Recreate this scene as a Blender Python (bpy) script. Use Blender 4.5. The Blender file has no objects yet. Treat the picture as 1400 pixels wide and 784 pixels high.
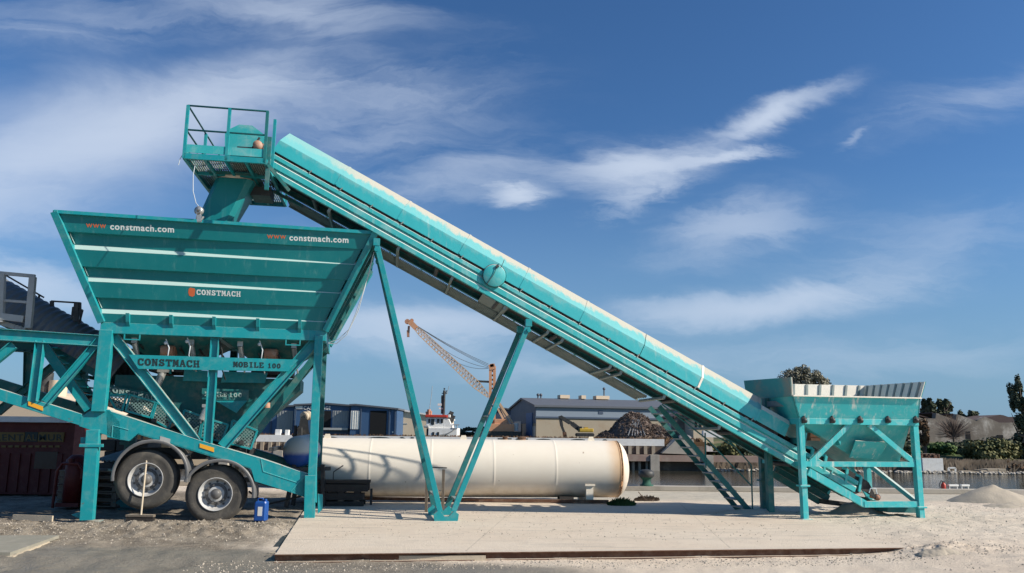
import bpy, math, random
import numpy as np
from mathutils import Vector, Matrix
random.seed(7)
R = math.radians
SC = bpy.context.scene
COL = SC.collection
# ------------------------------------------------------------------ camera
FPX, PCX, PCY = 1011.0, 700.0, 432.0
PITCH, ROLL, EYE = R(9.0), 0.011, 1.6
_R0 = Vector((1, 0, 0)); _U0 = Vector((0, -math.sin(PITCH), math.cos(PITCH))); FWD = Vector((0, math.cos(PITCH), math.sin(PITCH)))
CR = _R0*math.cos(ROLL) + _U0*math.sin(ROLL)
CU = -_R0*math.sin(ROLL) + _U0*math.cos(ROLL)
cam = bpy.data.cameras.new('camera'); camo = bpy.data.objects.new('camera', cam); COL.objects.link(camo)
cam.sensor_width = 36; cam.lens = 36*FPX/1400; cam.shift_y = 40/1400; cam.clip_start = .1; cam.clip_end = 8000
m = Matrix((CR, CU, -FWD)).transposed().to_4x4(); m.translation = (0, 0, EYE); camo.matrix_world = m
SC.camera = camo
SC.render.resolution_x = 1024; SC.render.resolution_y = 573
# ------------------------------------------------------------------ light
AZ = Vector((.955, -.275)); AZ.normalize(); EL = R(33)
TOSUN = Vector((AZ.x*math.cos(EL), AZ.y*math.cos(EL), math.sin(EL)))
w = bpy.data.worlds.new('World'); SC.world = w; w.use_nodes = True
sun = bpy.data.lights.new('sun', 'SUN'); sun.energy = 5.0; sun.angle = R(.5); sun.color = (1, .92, .80)
so = bpy.data.objects.new('sun', sun); COL.objects.link(so); so.rotation_euler = TOSUN.to_track_quat('Z', 'Y').to_euler(); so.location = (30, -20, 40)
SC.view_settings.view_transform = 'Standard'; SC.view_settings.look = 'None'; SC.view_settings.exposure = 0.38; SC.view_settings.gamma = 1

class NT:
    """tiny node helper"""
    def __init__(s, nt): s.nt = nt; s.n = nt.nodes; s.l = nt.links
    def new(s, t, **k):
        n = s.n.new(t)
        for a, b in k.items(): setattr(n, a, b)
        return n
    def put(s, sock, v):
        if isinstance(v, bpy.types.NodeSocket): s.l.new(v, sock)
        elif v is not None:
            if sock.type == 'RGBA' and len(v) == 3: v = (*v, 1)
            sock.default_value = v
    def math(s, op, a, b=None, c=None, clamp=False):
        n = s.new('ShaderNodeMath', operation=op, use_clamp=clamp); s.put(n.inputs[0], a)
        if b is not None: s.put(n.inputs[1], b)
        if c is not None: s.put(n.inputs[2], c)
        return n.outputs[0]
    def mix(s, f, a, b, blend='MIX'):
        n = s.new('ShaderNodeMix', data_type='RGBA', blend_type=blend); s.put(n.inputs[0], f); s.put(n.inputs[6], a); s.put(n.inputs[7], b); return n.outputs[2]
    def noise(s, vec, scale, detail=4, rough=.55, dist=0, out=0):
        n = s.new('ShaderNodeTexNoise'); s.put(n.inputs['Vector'], vec); n.inputs['Scale'].default_value = scale
        n.inputs['Detail'].default_value = detail; n.inputs['Roughness'].default_value = rough; n.inputs['Distortion'].default_value = dist
        return n.outputs[out]
    def ramp(s, f, stops):
        n = s.new('ShaderNodeValToRGB'); s.put(n.inputs[0], f); e = n.color_ramp.elements
        while len(e) < len(stops): e.new(.5)
        for i, (p, c) in enumerate(stops):
            e[i].position = p; e[i].color = (c, c, c, 1) if isinstance(c, (int, float)) else (*c, 1)
        return n.outputs[0]
    def step(s, f, a, b):
        n = s.new('ShaderNodeMapRange', interpolation_type='SMOOTHSTEP'); s.put(n.inputs[0], f); s.put(n.inputs[1], a); s.put(n.inputs[2], b); return n.outputs[0]
    def mapping(s, vec, scale=(1, 1, 1), rot=(0, 0, 0), loc=(0, 0, 0)):
        n = s.new('ShaderNodeMapping'); s.put(n.inputs[0], vec); n.inputs['Scale'].default_value = scale; n.inputs['Rotation'].default_value = rot; n.inputs['Location'].default_value = loc; return n.outputs[0]
    def sep(s, vec):
        n = s.new('ShaderNodeSeparateXYZ'); s.put(n.inputs[0], vec); return n.outputs
    def comb(s, x, y, z):
        n = s.new('ShaderNodeCombineXYZ'); s.put(n.inputs[0], x); s.put(n.inputs[1], y); s.put(n.inputs[2], z); return n.outputs[0]

# ---- sky: Nishita with thin cirrus laid out by direction in the world
T = NT(w.node_tree)
bg = w.node_tree.nodes['Background']
sky = T.new('ShaderNodeTexSky', sky_type='NISHITA', sun_disc=False, sun_elevation=EL, sun_rotation=math.atan2(TOSUN.x, TOSUN.y), air_density=1.0, dust_density=.6, ozone_density=2.6, altitude=0)
tc = T.new('ShaderNodeTexCoord'); d = T.sep(tc.outputs['Generated'])
yy = T.math('MAXIMUM', d[1], .08)
S = T.math('DIVIDE', d[0], yy); H = T.math('DIVIDE', d[2], yy)
front = T.step(d[1], .1, .3)
P0 = T.comb(S, H, 0.0)
wn = T.noise(T.mapping(P0, (1, 2.2, 1)), 3.2, 6, .62, .4, out=1); wx, wy, wz = T.sep(wn)
S0, H0 = S, H
S = T.math('ADD', S, T.math('MULTIPLY', T.math('SUBTRACT', wx, .5), .15)); H = T.math('ADD', H, T.math('MULTIPLY', T.math('SUBTRACT', wy, .5), .11))
def blob(cx, cy, rx, ry, ang, soft=.5):
    """rotated ellipse mask, in direction-ratio units (right, up)"""
    dx = T.math('SUBTRACT', S, cx); dy = T.math('SUBTRACT', H, cy); c, s_ = math.cos(ang), math.sin(ang)
    a = T.math('ADD', T.math('MULTIPLY', dx, c/rx), T.math('MULTIPLY', dy, s_/rx))
    b = T.math('ADD', T.math('MULTIPLY', dx, -s_/ry), T.math('MULTIPLY', dy, c/ry))
    r = T.math('SQRT', T.math('ADD', T.math('POWER', T.math('ABSOLUTE', a), 2.0), T.math('POWER', T.math('ABSOLUTE', b), 2.0)))
    return T.step(r, 1.0, 1.0-soft)
def sd(px, py):
    v = CR*((px-PCX)/FPX) + CU*((PCY-py)/FPX) + FWD
    return v.x/v.y, v.z/v.y
P2 = T.comb(S, H, 0.0)
soft_n = T.noise(P2, 2.2, 5, .6, .6)
wisp1 = T.noise(T.mapping(P2, (2.0, 9.0, 1), (0, 0, R(-24))), 2.6, 8, .62, .3)
wisp2 = T.noise(T.mapping(P2, (1.5, 9.0, 1), (0, 0, R(-6))), 2.2, 8, .6, .35)
fine = T.noise(T.mapping(P2, (5.0, 16.0, 1), (0, 0, R(-30))), 3.0, 8, .7, .6)
def cl(px, py, wpx, hpx, ang, nz, lo, hi, amt, soft=.8):
    c = sd(px, py); mk = blob(c[0], c[1], wpx/1011, hpx/1011, R(ang), soft)
    v = T.math('MULTIPLY', T.step(T.math('ADD', nz, T.math('MULTIPLY', mk, .35)), lo, hi), mk)
    return T.math('MULTIPLY', v, amt)
clouds = [
    cl(170, 170, 520, 170, 14, soft_n, .38, .92, .85, 1.0),
    cl(330, 120, 260, 90, 20, wisp1, .42, .95, .55, 1.0),
    cl(-40, 250, 330, 170, -5, wisp2, .38, .85, .55, 1.0),
    cl(420, 15, 300, 80, -5, wisp2, .42, .95, .6, 1.0),
    cl(120, 30, 420, 90, 5, wisp2, .5, 1.0, .40, 1.0),
    cl(520, 150, 380, 190, 5, wisp1, .46, 1.05, .45, 1.0),
    cl(880, 222, 215, 60, 12, wisp1, .36, .84, .9, 1.0),
    cl(1060, 150, 190, 36, 21, wisp1, .38, .80, .9, 1.0),
    cl(1000, 205, 130, 26, 8, fine, .40, .84, .85, 1.0),
    cl(870, 262, 130, 46, 25, fine, .46, .9, .55, 1.0),
    cl(700, 268, 80, 24, 4, fine, .40, .78, .9, 1.0),
    cl(1180, 182, 60, 14, 20, fine, .5, .95, .35, 1.0),
    cl(640, 245, 380, 70, 15, wisp1, .44, .98, .45, 1.0),
    cl(1010, 305, 230, 80, 14, wisp1, .42, .88, .55, 1.0),
    cl(1020, 422, 380, 52, 6, wisp2, .38, .80, .70, 1.0),
    cl(1180, 395, 300, 60, 8, fine, .45, .95, .28, 1.0),
    cl(1260, 340, 360, 110, 14, wisp1, .45, .98, .30, 1.0),
    cl(1330, 130, 300, 80, 18, wisp1, .48, 1.0, .35, 1.0),
    cl(560, 452, 330, 62, 0, wisp2, .34, .78, .70, 1.0),
    cl(60, 395, 200, 60, -10, wisp2, .36, .8, .65, 1.0),
    cl(1200, 490, 500, 60, 4, wisp2, .45, 1.0, .28, 1.0),
    cl(820, 500, 420, 40, 2, wisp2, .42, .95, .40, 1.0),
]
tot = clouds[0]
for c in clouds[1:]: tot = T.math('SUBTRACT', T.math('ADD', tot, c), T.math('MULTIPLY', tot, c))
behind = T.math('MULTIPLY', T.step(soft_n, .55, .8), .35)
tot = T.math('MULTIPLY', T.math('MULTIPLY', tot, front), .90)
hs = T.new('ShaderNodeHueSaturation'); hs.inputs['Saturation'].default_value = 1.10; hs.inputs['Value'].default_value = .92; T.put(hs.inputs['Color'], sky.outputs[0])
haz = T.step(H0, .42, -.02)
skyb = T.mix(T.math('MULTIPLY', haz, .8), T.mix(1.0, hs.outputs[0], (.64, .90, 1.14), 'MULTIPLY'), (1.95, 3.35, 5.0))
skyc = T.mix(tot, skyb, (5.9, 6.7, 8.0))
T.put(bg.inputs['Color'], skyc); bg.inputs['Strength'].default_value = .085

# ------------------------------------------------------------------ pixel -> place
def ray(px, py): return (CR*((px-PCX)/FPX) + CU*((PCY-py)/FPX) + FWD)
class Frame:
    def __init__(s, x=0, y=0, th=0, z=0):
        s.o = Vector((x, y, z)); s.th = th; c, n = math.cos(th), math.sin(th); s.e = (Vector((c, n, 0)), Vector((-n, c, 0)), Vector((0, 0, 1)))
    def loc(s, p): q = Vector(p)-s.o; return Vector([q.dot(k) for k in s.e])
    def wor(s, p): return s.o + s.e[0]*p[0] + s.e[1]*p[1] + s.e[2]*p[2]
    def hit(s, px, py, ax, val):
        o = s.loc((0, 0, EYE)); r_ = ray(px, py); dd = Vector([r_.dot(k) for k in s.e]); t = (val-o[ax])/dd[ax]; return o + dd*t
    def v(s, px, py, val=0.0): return s.hit(px, py, 1, val)
    def u(s, px, py, val): return s.hit(px, py, 0, val)
    def z(s, px, py, val=0.0): return s.hit(px, py, 2, val)
W = Frame()
# ------------------------------------------------------------------ mesh builder
class MB:
    def __init__(s): s.V = []; s.F = []; s.sm = []
    def add(s, vs, fs, smooth=False):
        b = len(s.V); s.V += [tuple(v) for v in vs]; s.F += [tuple(b+i for i in f) for f in fs]; s.sm += [smooth]*len(fs); return s
    def box(s, a, b):
        x0, x1 = sorted((a[0], b[0])); y0, y1 = sorted((a[1], b[1])); z0, z1 = sorted((a[2], b[2]))
        return s.add([(x0,y0,z0),(x1,y0,z0),(x1,y1,z0),(x0,y1,z0),(x0,y0,z1),(x1,y0,z1),(x1,y1,z1),(x0,y1,z1)], [(0,3,2,1),(4,5,6,7),(0,1,5,4),(1,2,6,5),(2,3,7,6),(3,0,4,7)])
    def hexa(s, lo, hi):
        """two quads (lower, upper) joined"""
        return s.add(list(lo)+list(hi), [(0,3,2,1),(4,5,6,7),(0,1,5,4),(1,2,6,5),(2,3,7,6),(3,0,4,7)])
    def bar(s, a, b, w_, h_=None, side=(0, 1, 0)):
        """square bar; h_ across 'side' direction, w_ in the other direction"""
        h_ = h_ or w_; a, b = Vector(a), Vector(b); d_ = (b-a).normalized(); sd_ = Vector(side); sd_ = (sd_ - d_*sd_.dot(d_))
        if sd_.length < 1e-4: sd_ = Vector((1, 0, 0)) - d_*d_.x
        sd_.normalize(); n = d_.cross(sd_)
        q = [(-1,-1),(1,-1),(1,1),(-1,1)]
        lo = [a+n*(i*w_/2)+sd_*(j*h_/2) for i, j in q]; hi = [b+n*(i*w_/2)+sd_*(j*h_/2) for i, j in q]
        return s.hexa(lo, hi)
    def ibar(s, a, b, w_, h_, t=.012, side=(0, 1, 0), chan=False):
        """I section: flanges at +-w_/2 (in plane), web along side axis middle"""
        a, b = Vector(a), Vector(b); d_ = (b-a).normalized(); sd_ = Vector(side); sd_ = (sd_ - d_*sd_.dot(d_)).normalized(); n = d_.cross(sd_)
        for k in (-1, 1): s.bar(a+n*(k*(w_-t)/2), b+n*(k*(w_-t)/2), t, h_, side)
        off = sd_*((-h_/2+t/2) if chan else 0)
        s.bar(a+off, b+off, w_-2*t-.001, t, side); return s
    def plate(s, pts, th):
        """flat polygon thickened by vector th"""
        n = len(pts); t = Vector(th); a = [Vector(p) for p in pts]; b = [p+t for p in a]
        return s.add(a+b, [tuple(range(n))[::-1], tuple(range(n, 2*n))]+[(i, (i+1) % n, n+(i+1) % n, n+i) for i in range(n)])
    def tube(s, pts, r, n=8, caps=True):
        pts = [Vector(p) for p in pts]; rs = r if isinstance(r, (list, tuple)) else [r]*len(pts); rings = []; prev = None
        for i, p in enumerate(pts):
            d_ = (pts[min(i+1, len(pts)-1)]-pts[max(i-1, 0)])
            d_ = d_.normalized() if d_.length > 1e-9 else Vector((0, 0, 1))
            x = (prev - d_*prev.dot(d_)) if prev is not None else d_.cross(Vector((0, 0, 1)))
            if x.length < 1e-3: x = d_.cross(Vector((0, 1, 0)))
            x.normalize(); prev = x; y = d_.cross(x)
            rings.append([p+(x*math.cos(2*math.pi*k/n)+y*math.sin(2*math.pi*k/n))*rs[i] for k in range(n)])
        vs = [q for g in rings for q in g]; fs = []
        for i in range(len(pts)-1):
            for k in range(n): fs.append((i*n+k, i*n+(k+1) % n, (i+1)*n+(k+1) % n, (i+1)*n+k))
        s.add(vs, fs, True)
        if caps: s.add(rings[0], [tuple(range(n))[::-1]]); s.add(rings[-1], [tuple(range(n))])
        return s
    def lathe(s, prof, o, ax, n=32, smooth=True):
        """prof: (distance along axis, radius)"""
        o = Vector(o); ax = Vector(ax).normalized(); x = ax.orthogonal().normalized(); y = ax.cross(x); vs = []; fs = []
        for a, r in prof:
            for k in range(n): t = 2*math.pi*k/n; vs.append(o+ax*a+(x*math.cos(t)+y*math.sin(t))*r)
        for i in range(len(prof)-1):
            for k in range(n): fs.append((i*n+k, i*n+(k+1) % n, (i+1)*n+(k+1) % n, (i+1)*n+k))
        return s.add(vs, fs, smooth)
    def cyl(s, a, b, r, n=16): return s.tube([a, b], r, n)
    def grid(s, rows, smooth=False):
        n = len(rows[0]); vs = [p for r_ in rows for p in r_]
        return s.add(vs, [(i*n+k, i*n+k+1, (i+1)*n+k+1, (i+1)*n+k) for i in range(len(rows)-1) for k in range(n-1)], smooth)
    def ball(s, c, r, nu=12, nv=8):
        r = (r, r, r) if isinstance(r, (int, float)) else r; vs = []; fs = []
        for i in range(nv+1):
            t = math.pi*i/nv
            for k in range(nu): p = 2*math.pi*k/nu; vs.append((c[0]+r[0]*math.sin(t)*math.cos(p), c[1]+r[1]*math.sin(t)*math.sin(p), c[2]+r[2]*math.cos(t)))
        for i in range(nv):
            for k in range(nu): fs.append((i*nu+k, (i+1)*nu+k, (i+1)*nu+(k+1) % nu, i*nu+(k+1) % nu))
        return s.add(vs, fs, True)
    def text(s, txt, size, o, ex, ey, en, depth=.003, bold=.0, align='LEFT', sx=1.0, space=1.0):
        cu = bpy.data.curves.new('t', 'FONT'); cu.body = txt; cu.size = size; cu.extrude = depth; cu.offset = bold; cu.align_x = align; cu.resolution_u = 3; cu.space_character = space
        ob = bpy.data.objects.new('t', cu); COL.objects.link(ob); dg = bpy.context.evaluated_depsgraph_get()
        me = bpy.data.meshes.new_from_object(ob.evaluated_get(dg)); o, ex, ey, en = map(Vector, (o, ex, ey, en))
        s.add([o+ex*(v.co.x*sx)+ey*v.co.y+en*v.co.z for v in me.vertices], [tuple(p.vertices) for p in me.polygons])
        bpy.data.objects.remove(ob); bpy.data.meshes.remove(me); bpy.data.curves.remove(cu); return s
    def build(s, name, mat_, parent=None, frame=W, base=None, bevel=0, split=False):
        """verts are in frame coordinates; base = frame coordinates of the origin"""
        if parent is not None: base, fr = BASE[parent.name]; frame = fr
        base = Vector(base if base is not None else (0, 0, 0))
        if split:
            par = list(range(len(s.V)))
            def find(i):
                while par[i] != i: par[i] = par[par[i]]; i = par[i]
                return i
            for f in s.F:
                for k in f[1:]: par[find(f[0])] = find(k)
            gr = {}
            for f, sm_ in zip(s.F, s.sm): gr.setdefault(find(f[0]), []).append((f, sm_))
            out = []
            for fs in gr.values():
                ids = sorted({k for f, _ in fs for k in f}); mp = {k: i for i, k in enumerate(ids)}; nb = MB(); nb.V = [s.V[k] for k in ids]; nb.F = [tuple(mp[k] for k in f) for f, _ in fs]; nb.sm = [sm_ for _, sm_ in fs]
                out.append(nb.build(name, mat_, parent, frame, base, bevel))
            return out
        me = bpy.data.meshes.new(name); me.from_pydata([tuple(Vector(v)-base) for v in s.V], [], s.F); me.polygons.foreach_set('use_smooth', s.sm)
        import bmesh as _b
        bm = _b.new(); bm.from_mesh(me); _b.ops.recalc_face_normals(bm, faces=bm.faces); bm.to_mesh(me); bm.free()
        me.materials.append(mat_); o = bpy.data.objects.new(name, me); COL.objects.link(o)
        if bevel:
            bv = o.modifiers.new('bevel', 'BEVEL'); bv.width = bevel; bv.segments = 2; bv.limit_method = 'ANGLE'
        if parent is not None: o.parent = parent
        else: o.location = frame.wor(base); o.rotation_euler = (0, 0, frame.th)
        BASE[o.name] = (base, frame); return o
BASE = {}
def tag(o, label=None, cat=None, group=None, kind=None):
    if label: o['label'] = label
    if cat: o['category'] = cat
    if group: o['group'] = group
    if kind: o['kind'] = kind
    return o
def thing(name, label, cat, frame=W, base=(0, 0, 0), group=None):
    o = bpy.data.objects.new(name, None); COL.objects.link(o); o.empty_display_size = .2
    o.location = frame.wor(base); o.rotation_euler = (0, 0, frame.th); BASE[o.name] = (Vector(base), frame); return tag(o, label, cat, group)
def copy_tree(o, parent=None):
    c = o.copy(); COL.objects.link(c)
    if parent is not None: c.parent = parent
    BASE[c.name] = BASE[o.name]
    for ch in [k for k in bpy.data.objects if k.parent == o]: copy_tree(ch, c)
    return c
# ------------------------------------------------------------------ materials
def mat(name, col, rough=.6, var=.15, scale=3.0, metal=0.0, dust=None, dust_amt=.3, dust_scale=4.0, streak=None, streak_amt=.4, rust=0.0, bump=0.0, bump_scale=40.0, spec=.4, up_dust_glint=None, coat=0.0, udt=(.35, .8), udn=.9):
    m_ = bpy.data.materials.new(name); m_.use_nodes = True; N = NT(m_.node_tree); b = m_.node_tree.nodes['Principled BSDF']
    oc = N.new('ShaderNodeTexCoord').outputs['Object']
    n1 = N.noise(oc, scale, 5, .6)
    c = N.mix(n1, tuple(min(1, k*(1-var)) for k in col), tuple(min(1, k*(1+var)) for k in col))
    if dust:
        f = N.math('MULTIPLY', N.step(N.noise(oc, dust_scale, 8, .68, .3), .45, .72), dust_amt); c = N.mix(f, c, dust)
    if streak:
        f = N.noise(N.mapping(oc, (9, 9, .7)), 1.0, 6, .65); f = N.math('MULTIPLY', N.step(f, .54, .74), streak_amt); c = N.mix(f, c, streak)
    if rust:
        f = N.math('MULTIPLY', N.step(N.math('ADD', N.noise(oc, 13, 4, .7), N.math('MULTIPLY', N.noise(oc, 1.6, 3), .25)), .80, .86), rust); c = N.mix(f, c, (.16, .075, .04))
    if up_dust_glint:
        g = N.sep(N.new('ShaderNodeNewGeometry').outputs['Normal'])[2]
        f = N.math('MULTIPLY', N.step(N.math('ADD', g, N.math('MULTIPLY', N.math('SUBTRACT', N.noise(oc, 9, 6, .65), .5), udn)), udt[0], udt[1]), up_dust_glint[1]); c = N.mix(f, c, up_dust_glint[0])
    N.put(b.inputs['Base Color'], c); b.inputs['Metallic'].default_value = metal; b.inputs['Specular IOR Level'].default_value = spec
    N.put(b.inputs['Roughness'], N.math('ADD', N.math('MULTIPLY', N.noise(oc, scale*4, 3), .25), rough-.12)); b.inputs['Coat Weight'].default_value = coat
    if bump:
        bp = N.new('ShaderNodeBump'); bp.inputs['Strength'].default_value = bump; bp.inputs['Distance'].default_value = .02
        N.put(bp.inputs['Height'], N.noise(oc, bump_scale, 5, .6)); N.put(b.inputs['Normal'], bp.outputs[0])
    return m_
DUST = (.62, .55, .45)
M = {}
M['teal'] = mat('teal_paint', (.008, .255, .285), .42, .12, 1.0, dust=(.16, .33, .31), dust_amt=.35, dust_scale=7, streak=(.22, .25, .2), streak_amt=.22, rust=.8, up_dust_glint=(DUST, .75))
M['teal_dusty'] = mat('teal_paint_dusty', (.03, .37, .385), .5, .12, 1.6, dust=(.45, .52, .48), dust_amt=.35, dust_scale=2.5, streak=(.5, .6, .56), streak_amt=.3, rust=.5, up_dust_glint=((.62, .66, .60), .9), udt=(.25, .45), udn=.45)  # upward faces paler: dust plus a painted highlight on the beam ledges
M['teal_bin'] = mat('teal_bin_paint', (.035, .43, .45), .5, .12, 1.6, dust=(.55, .55, .48), dust_amt=.3, dust_scale=5, streak=(.72, .7, .62), streak_amt=.75, rust=.5, up_dust_glint=(DUST, .9))
M['teal_hopper'] = mat('teal_hopper_paint', (.003, .185, .20), .40, .12, 1.0, dust=(.03, .225, .225), dust_amt=.3, dust_scale=2, streak=(.25, .45, .42), streak_amt=.2, up_dust_glint=((.46, .60, .56), .85), udt=(.22, .42), udn=.5, bump=.22, bump_scale=1.8)  # rib ledges tinted pale, a sunlit highlight painted in along with dust
M['teal_dark'] = mat('teal_paint_shaded', (.010, .135, .14), .55, .25, 3.0, dust=(.25, .24, .2), dust_amt=.4, dust_scale=5)  # teal with shade painted in, for back, inner and underside parts
M['dusty_in'] = mat('dusty_liner', (.82, .75, .64), .85, .12, 3, dust=(.3, .45, .42), dust_amt=.25, bump=.3)
M['teal_wall'] = mat('teal_wall_paint', (.02, .24, .25), .6, .15, 1.6, dust=(.27, .215, .16), dust_amt=.9, dust_scale=.9)
M['darkblock'] = mat('dark_block', (.07, .068, .064), .9, .3, 5, bump=.4)
M['rust'] = mat('rusty_steel', (.13, .06, .035), .8, .35, 8, dust=(.3, .22, .16), dust_amt=.5, up_dust_glint=((.6, .52, .42), .9), bump=.4)
M['darksteel'] = mat('dark_steel', (.035, .037, .038), .55, .3, 6, dust=(.2, .18, .15), dust_amt=.35)
M['grating'] = mat('galvanised_grating', (.20, .25, .24), .6, .3, 8, dust=(.35, .33, .28), dust_amt=.5)
M['grey'] = mat('grey_paint', (.36, .37, .36), .55, .15, 6, dust=(.25, .22, .18), dust_amt=.3)
M['belt'] = mat('rubber_belt', (.022, .023, .024), .75, .3, 5, dust=(.2, .18, .15), dust_amt=.35)
M['tyre'] = mat('dusty_tyre', (.062, .058, .052), .85, .2, 6, dust=(.14, .125, .10), dust_amt=.6, dust_scale=6, bump=.3)
M['rim'] = mat('rim_paint', (.50, .50, .49), .4, .12, 8, dust=(.25, .22, .18), dust_amt=.5)
M['hub'] = mat('hub_metal', (.10, .10, .10), .45, .4, 12, dust=(.25, .22, .18), dust_amt=.4)
M['fender'] = mat('fender_plastic', (.12, .12, .12), .42, .15, 6, up_dust_glint=((.33, .31, .28), .5), spec=.6)
M['black'] = mat('black_letter', (.015, .03, .03), .5, .1)
M['white'] = mat('white_letter', (.72, .76, .74), .5, .08)
M['orange'] = mat('orange_letter', (.62, .14, .05), .5, .08)
M['reflector'] = mat('amber_reflector', (.75, .36, .03), .35, .1)
M['pale_letter'] = mat('pale_letter', (.28, .38, .36), .6, .15)
M['tank'] = mat('cream_tank_paint', (.78, .71, .59), .55, .05, 1.2, dust=(.45, .38, .28), dust_amt=.22, dust_scale=2.2, bump=.05, bump_scale=6)
M['blue'] = mat('blue_plastic', (.012, .075, .30), .4, .1)
M['bluetank'] = mat('blue_tank_paint', (.02, .10, .42), .5, .12)
M['wood'] = mat('grey_timber', (.16, .13, .10), .85, .35, 9, bump=.4, up_dust_glint=((.4, .35, .28), .6))
M['palewood'] = mat('pale_timber', (.50, .42, .31), .8, .2, 8, bump=.3)
M['darkwood'] = mat('dark_timber', (.045, .04, .036), .85, .3, 9, bump=.4)
M['red'] = mat('red_paint', (.085, .005, .005), .55, .2, 4, dust=(.2, .08, .06), dust_amt=.3)
M['yellow'] = mat('yellow_panel', (.17, .11, .03), .6, .15)
M['glassd'] = mat('dark_glass', (.02, .025, .03), .15, .1)
M['cream'] = mat('cream_plaster', (.62, .50, .36), .85, .08, 2)
M['motor'] = mat('motor_paint', (.42, .20, .12), .6, .25, 8, dust=(.5, .42, .34), dust_amt=.5)
M['steelc'] = mat('bright_steel', (.45, .45, .43), .4, .25, 10, metal=.6)
M['cable'] = mat('cable_grey', (.10, .11, .12), .6, .1)
M['hose'] = mat('pale_hose', (.5, .55, .58), .5, .1)
M['whitep'] = mat('white_paint', (.74, .73, .69), .6, .08, 3, dust=(.4, .34, .27), dust_amt=.3)
M['bluewall'] = mat('blue_cladding', (.045, .10, .20), .55, .12, .6)
M['bluegrey'] = mat('blue_grey_cladding', (.20, .245, .30), .6, .06, .3)
M['darkblue'] = mat('dark_blue_cladding', (.05, .075, .12), .6, .12, .3)
M['concrete'] = mat('stained_concrete', (.34, .29, .22), .9, .2, .25, dust=(.26, .16, .09), dust_amt=.4, dust_scale=.4, streak=(.2, .15, .1), streak_amt=.3)
M['conc2'] = mat('pale_concrete', (.40, .36, .30), .9, .25, .8, dust=(.12, .11, .10), dust_amt=.5, dust_scale=1.2, bump=.3)
M['roof'] = mat('roof_grey', (.10, .11, .13), .7, .15, 1)
M['greydoor'] = mat('grey_steel_door', (.30, .31, .31), .6, .12, 1)
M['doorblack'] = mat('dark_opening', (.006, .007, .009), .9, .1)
M['crane'] = mat('crane_orange', (.62, .30, .16), .6, .2, 1.5, dust=(.5, .42, .32), dust_amt=.5)
M['cranepale'] = mat('crane_pale', (.62, .42, .26), .6, .2, 1.5)
M['yellowp'] = mat('digger_yellow', (.55, .36, .05), .6, .2)
M['scrap'] = mat('scrap_metal', (.12, .082, .062), .8, .7, 1.2, dust=(.16, .15, .15), dust_amt=.7, dust_scale=3)
M['scrappipe'] = mat('scrap_pipe', (.13, .14, .155), .6, .3, 3)
M['pile'] = mat('sheet_piling', (.12, .09, .07), .9, .4, .9, dust=(.32, .27, .21), dust_amt=.5, dust_scale=1.5)
M['fendertimber'] = mat('weathered_fender', (.30, .21, .17), .9, .3, .6, dust=(.42, .35, .28), dust_amt=.5, dust_scale=1.0)
M['redroof'] = mat('wheelhouse_red', (.5, .05, .03), .5, .1)
M['ruin'] = mat('ruined_masonry', (.20, .17, .14), .95, .5, .5, dust=(.72, .67, .60), dust_amt=.95, dust_scale=.28, streak=(.08, .07, .06), streak_amt=.6)
M['ruinroof'] = mat('ruined_roof', (.10, .07, .065), .9, .3, .5)
M['soil'] = mat('sand', (.40, .345, .27), .95, .15, 2.0, bump=.5, bump_scale=25)
def leafmat(name, a, b, s=.35):
    m_ = bpy.data.materials.new(name); m_.use_nodes = True; N = NT(m_.node_tree); bs = m_.node_tree.nodes['Principled BSDF']
    oc = N.new('ShaderNodeTexCoord').outputs['Object']; n = N.step(N.noise(oc, s, 3), .35, .65)
    N.put(bs.inputs['Base Color'], N.mix(n, a, b)); bs.inputs['Roughness'].default_value = .8; bs.inputs['Specular IOR Level'].default_value = .2; return m_
M['leafdark'] = leafmat('dark_leaves', (.06, .075, .042), (.125, .13, .08))
M['leafolive'] = leafmat('olive_leaves', (.10, .11, .045), (.20, .185, .085))
M['leafgrey'] = leafmat('grey_green_leaves', (.17, .165, .12), (.29, .27, .20))
M['leafgreen'] = leafmat('fresh_green_leaves', (.06, .11, .035), (.12, .18, .06))
M['leafbrown'] = leafmat('brown_leaves', (.10, .06, .03), (.20, .12, .07))
M['reed'] = leafmat('dry_reeds', (.14, .11, .08), (.27, .21, .15), 1.0)
M['bark'] = mat('bark', (.12, .09, .07), .9, .3, 3)
M['weed'] = leafmat('weed_leaves', (.02, .05, .015), (.05, .09, .03), 4)

# ================================================================== THE SETTING
PAD_F = Frame(0, 0, 0)
pA = W.z(377, 757.5, 0); pB = W.z(1262, 748, 0); pC = W.z(406, 713, 0)
beam_dir = (pB-pA).normalized(); beam_th = math.atan2(beam_dir.y, beam_dir.x)
rng = np.random.default_rng(3)
def vnoise(X, Y, seed, sc):
    """smooth value noise on arrays"""
    x = X*sc+1000.0; y = Y*sc+1000.0; xi = np.floor(x).astype(np.int64); yi = np.floor(y).astype(np.int64); fx = x-xi; fy = y-yi
    fx = fx*fx*(3-2*fx); fy = fy*fy*(3-2*fy)
    def h(a, b): t = (a*374761393 + b*668265263 + seed*982451653) & 0x7fffffff; t = (t ^ (t >> 13))*1274126177 & 0x7fffffff; return ((t ^ (t >> 16)) & 0xffff)/65535.0
    return (h(xi, yi)*(1-fx)+h(xi+1, yi)*fx)*(1-fy)+(h(xi, yi+1)*(1-fx)+h(xi+1, yi+1)*fx)*fy
def fbm(X, Y, seed, sc, o=4):
    r = 0; a = .5; 
    for i in range(o): r = r + a*vnoise(X, Y, seed+i, sc*2**i); a *= .5
    return r
def sst(x, a, b): t = np.clip((x-a)/(b-a), 0, 1); return t*t*(3-2*t)
QY0, FARY = 22.6, 60.0
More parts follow.
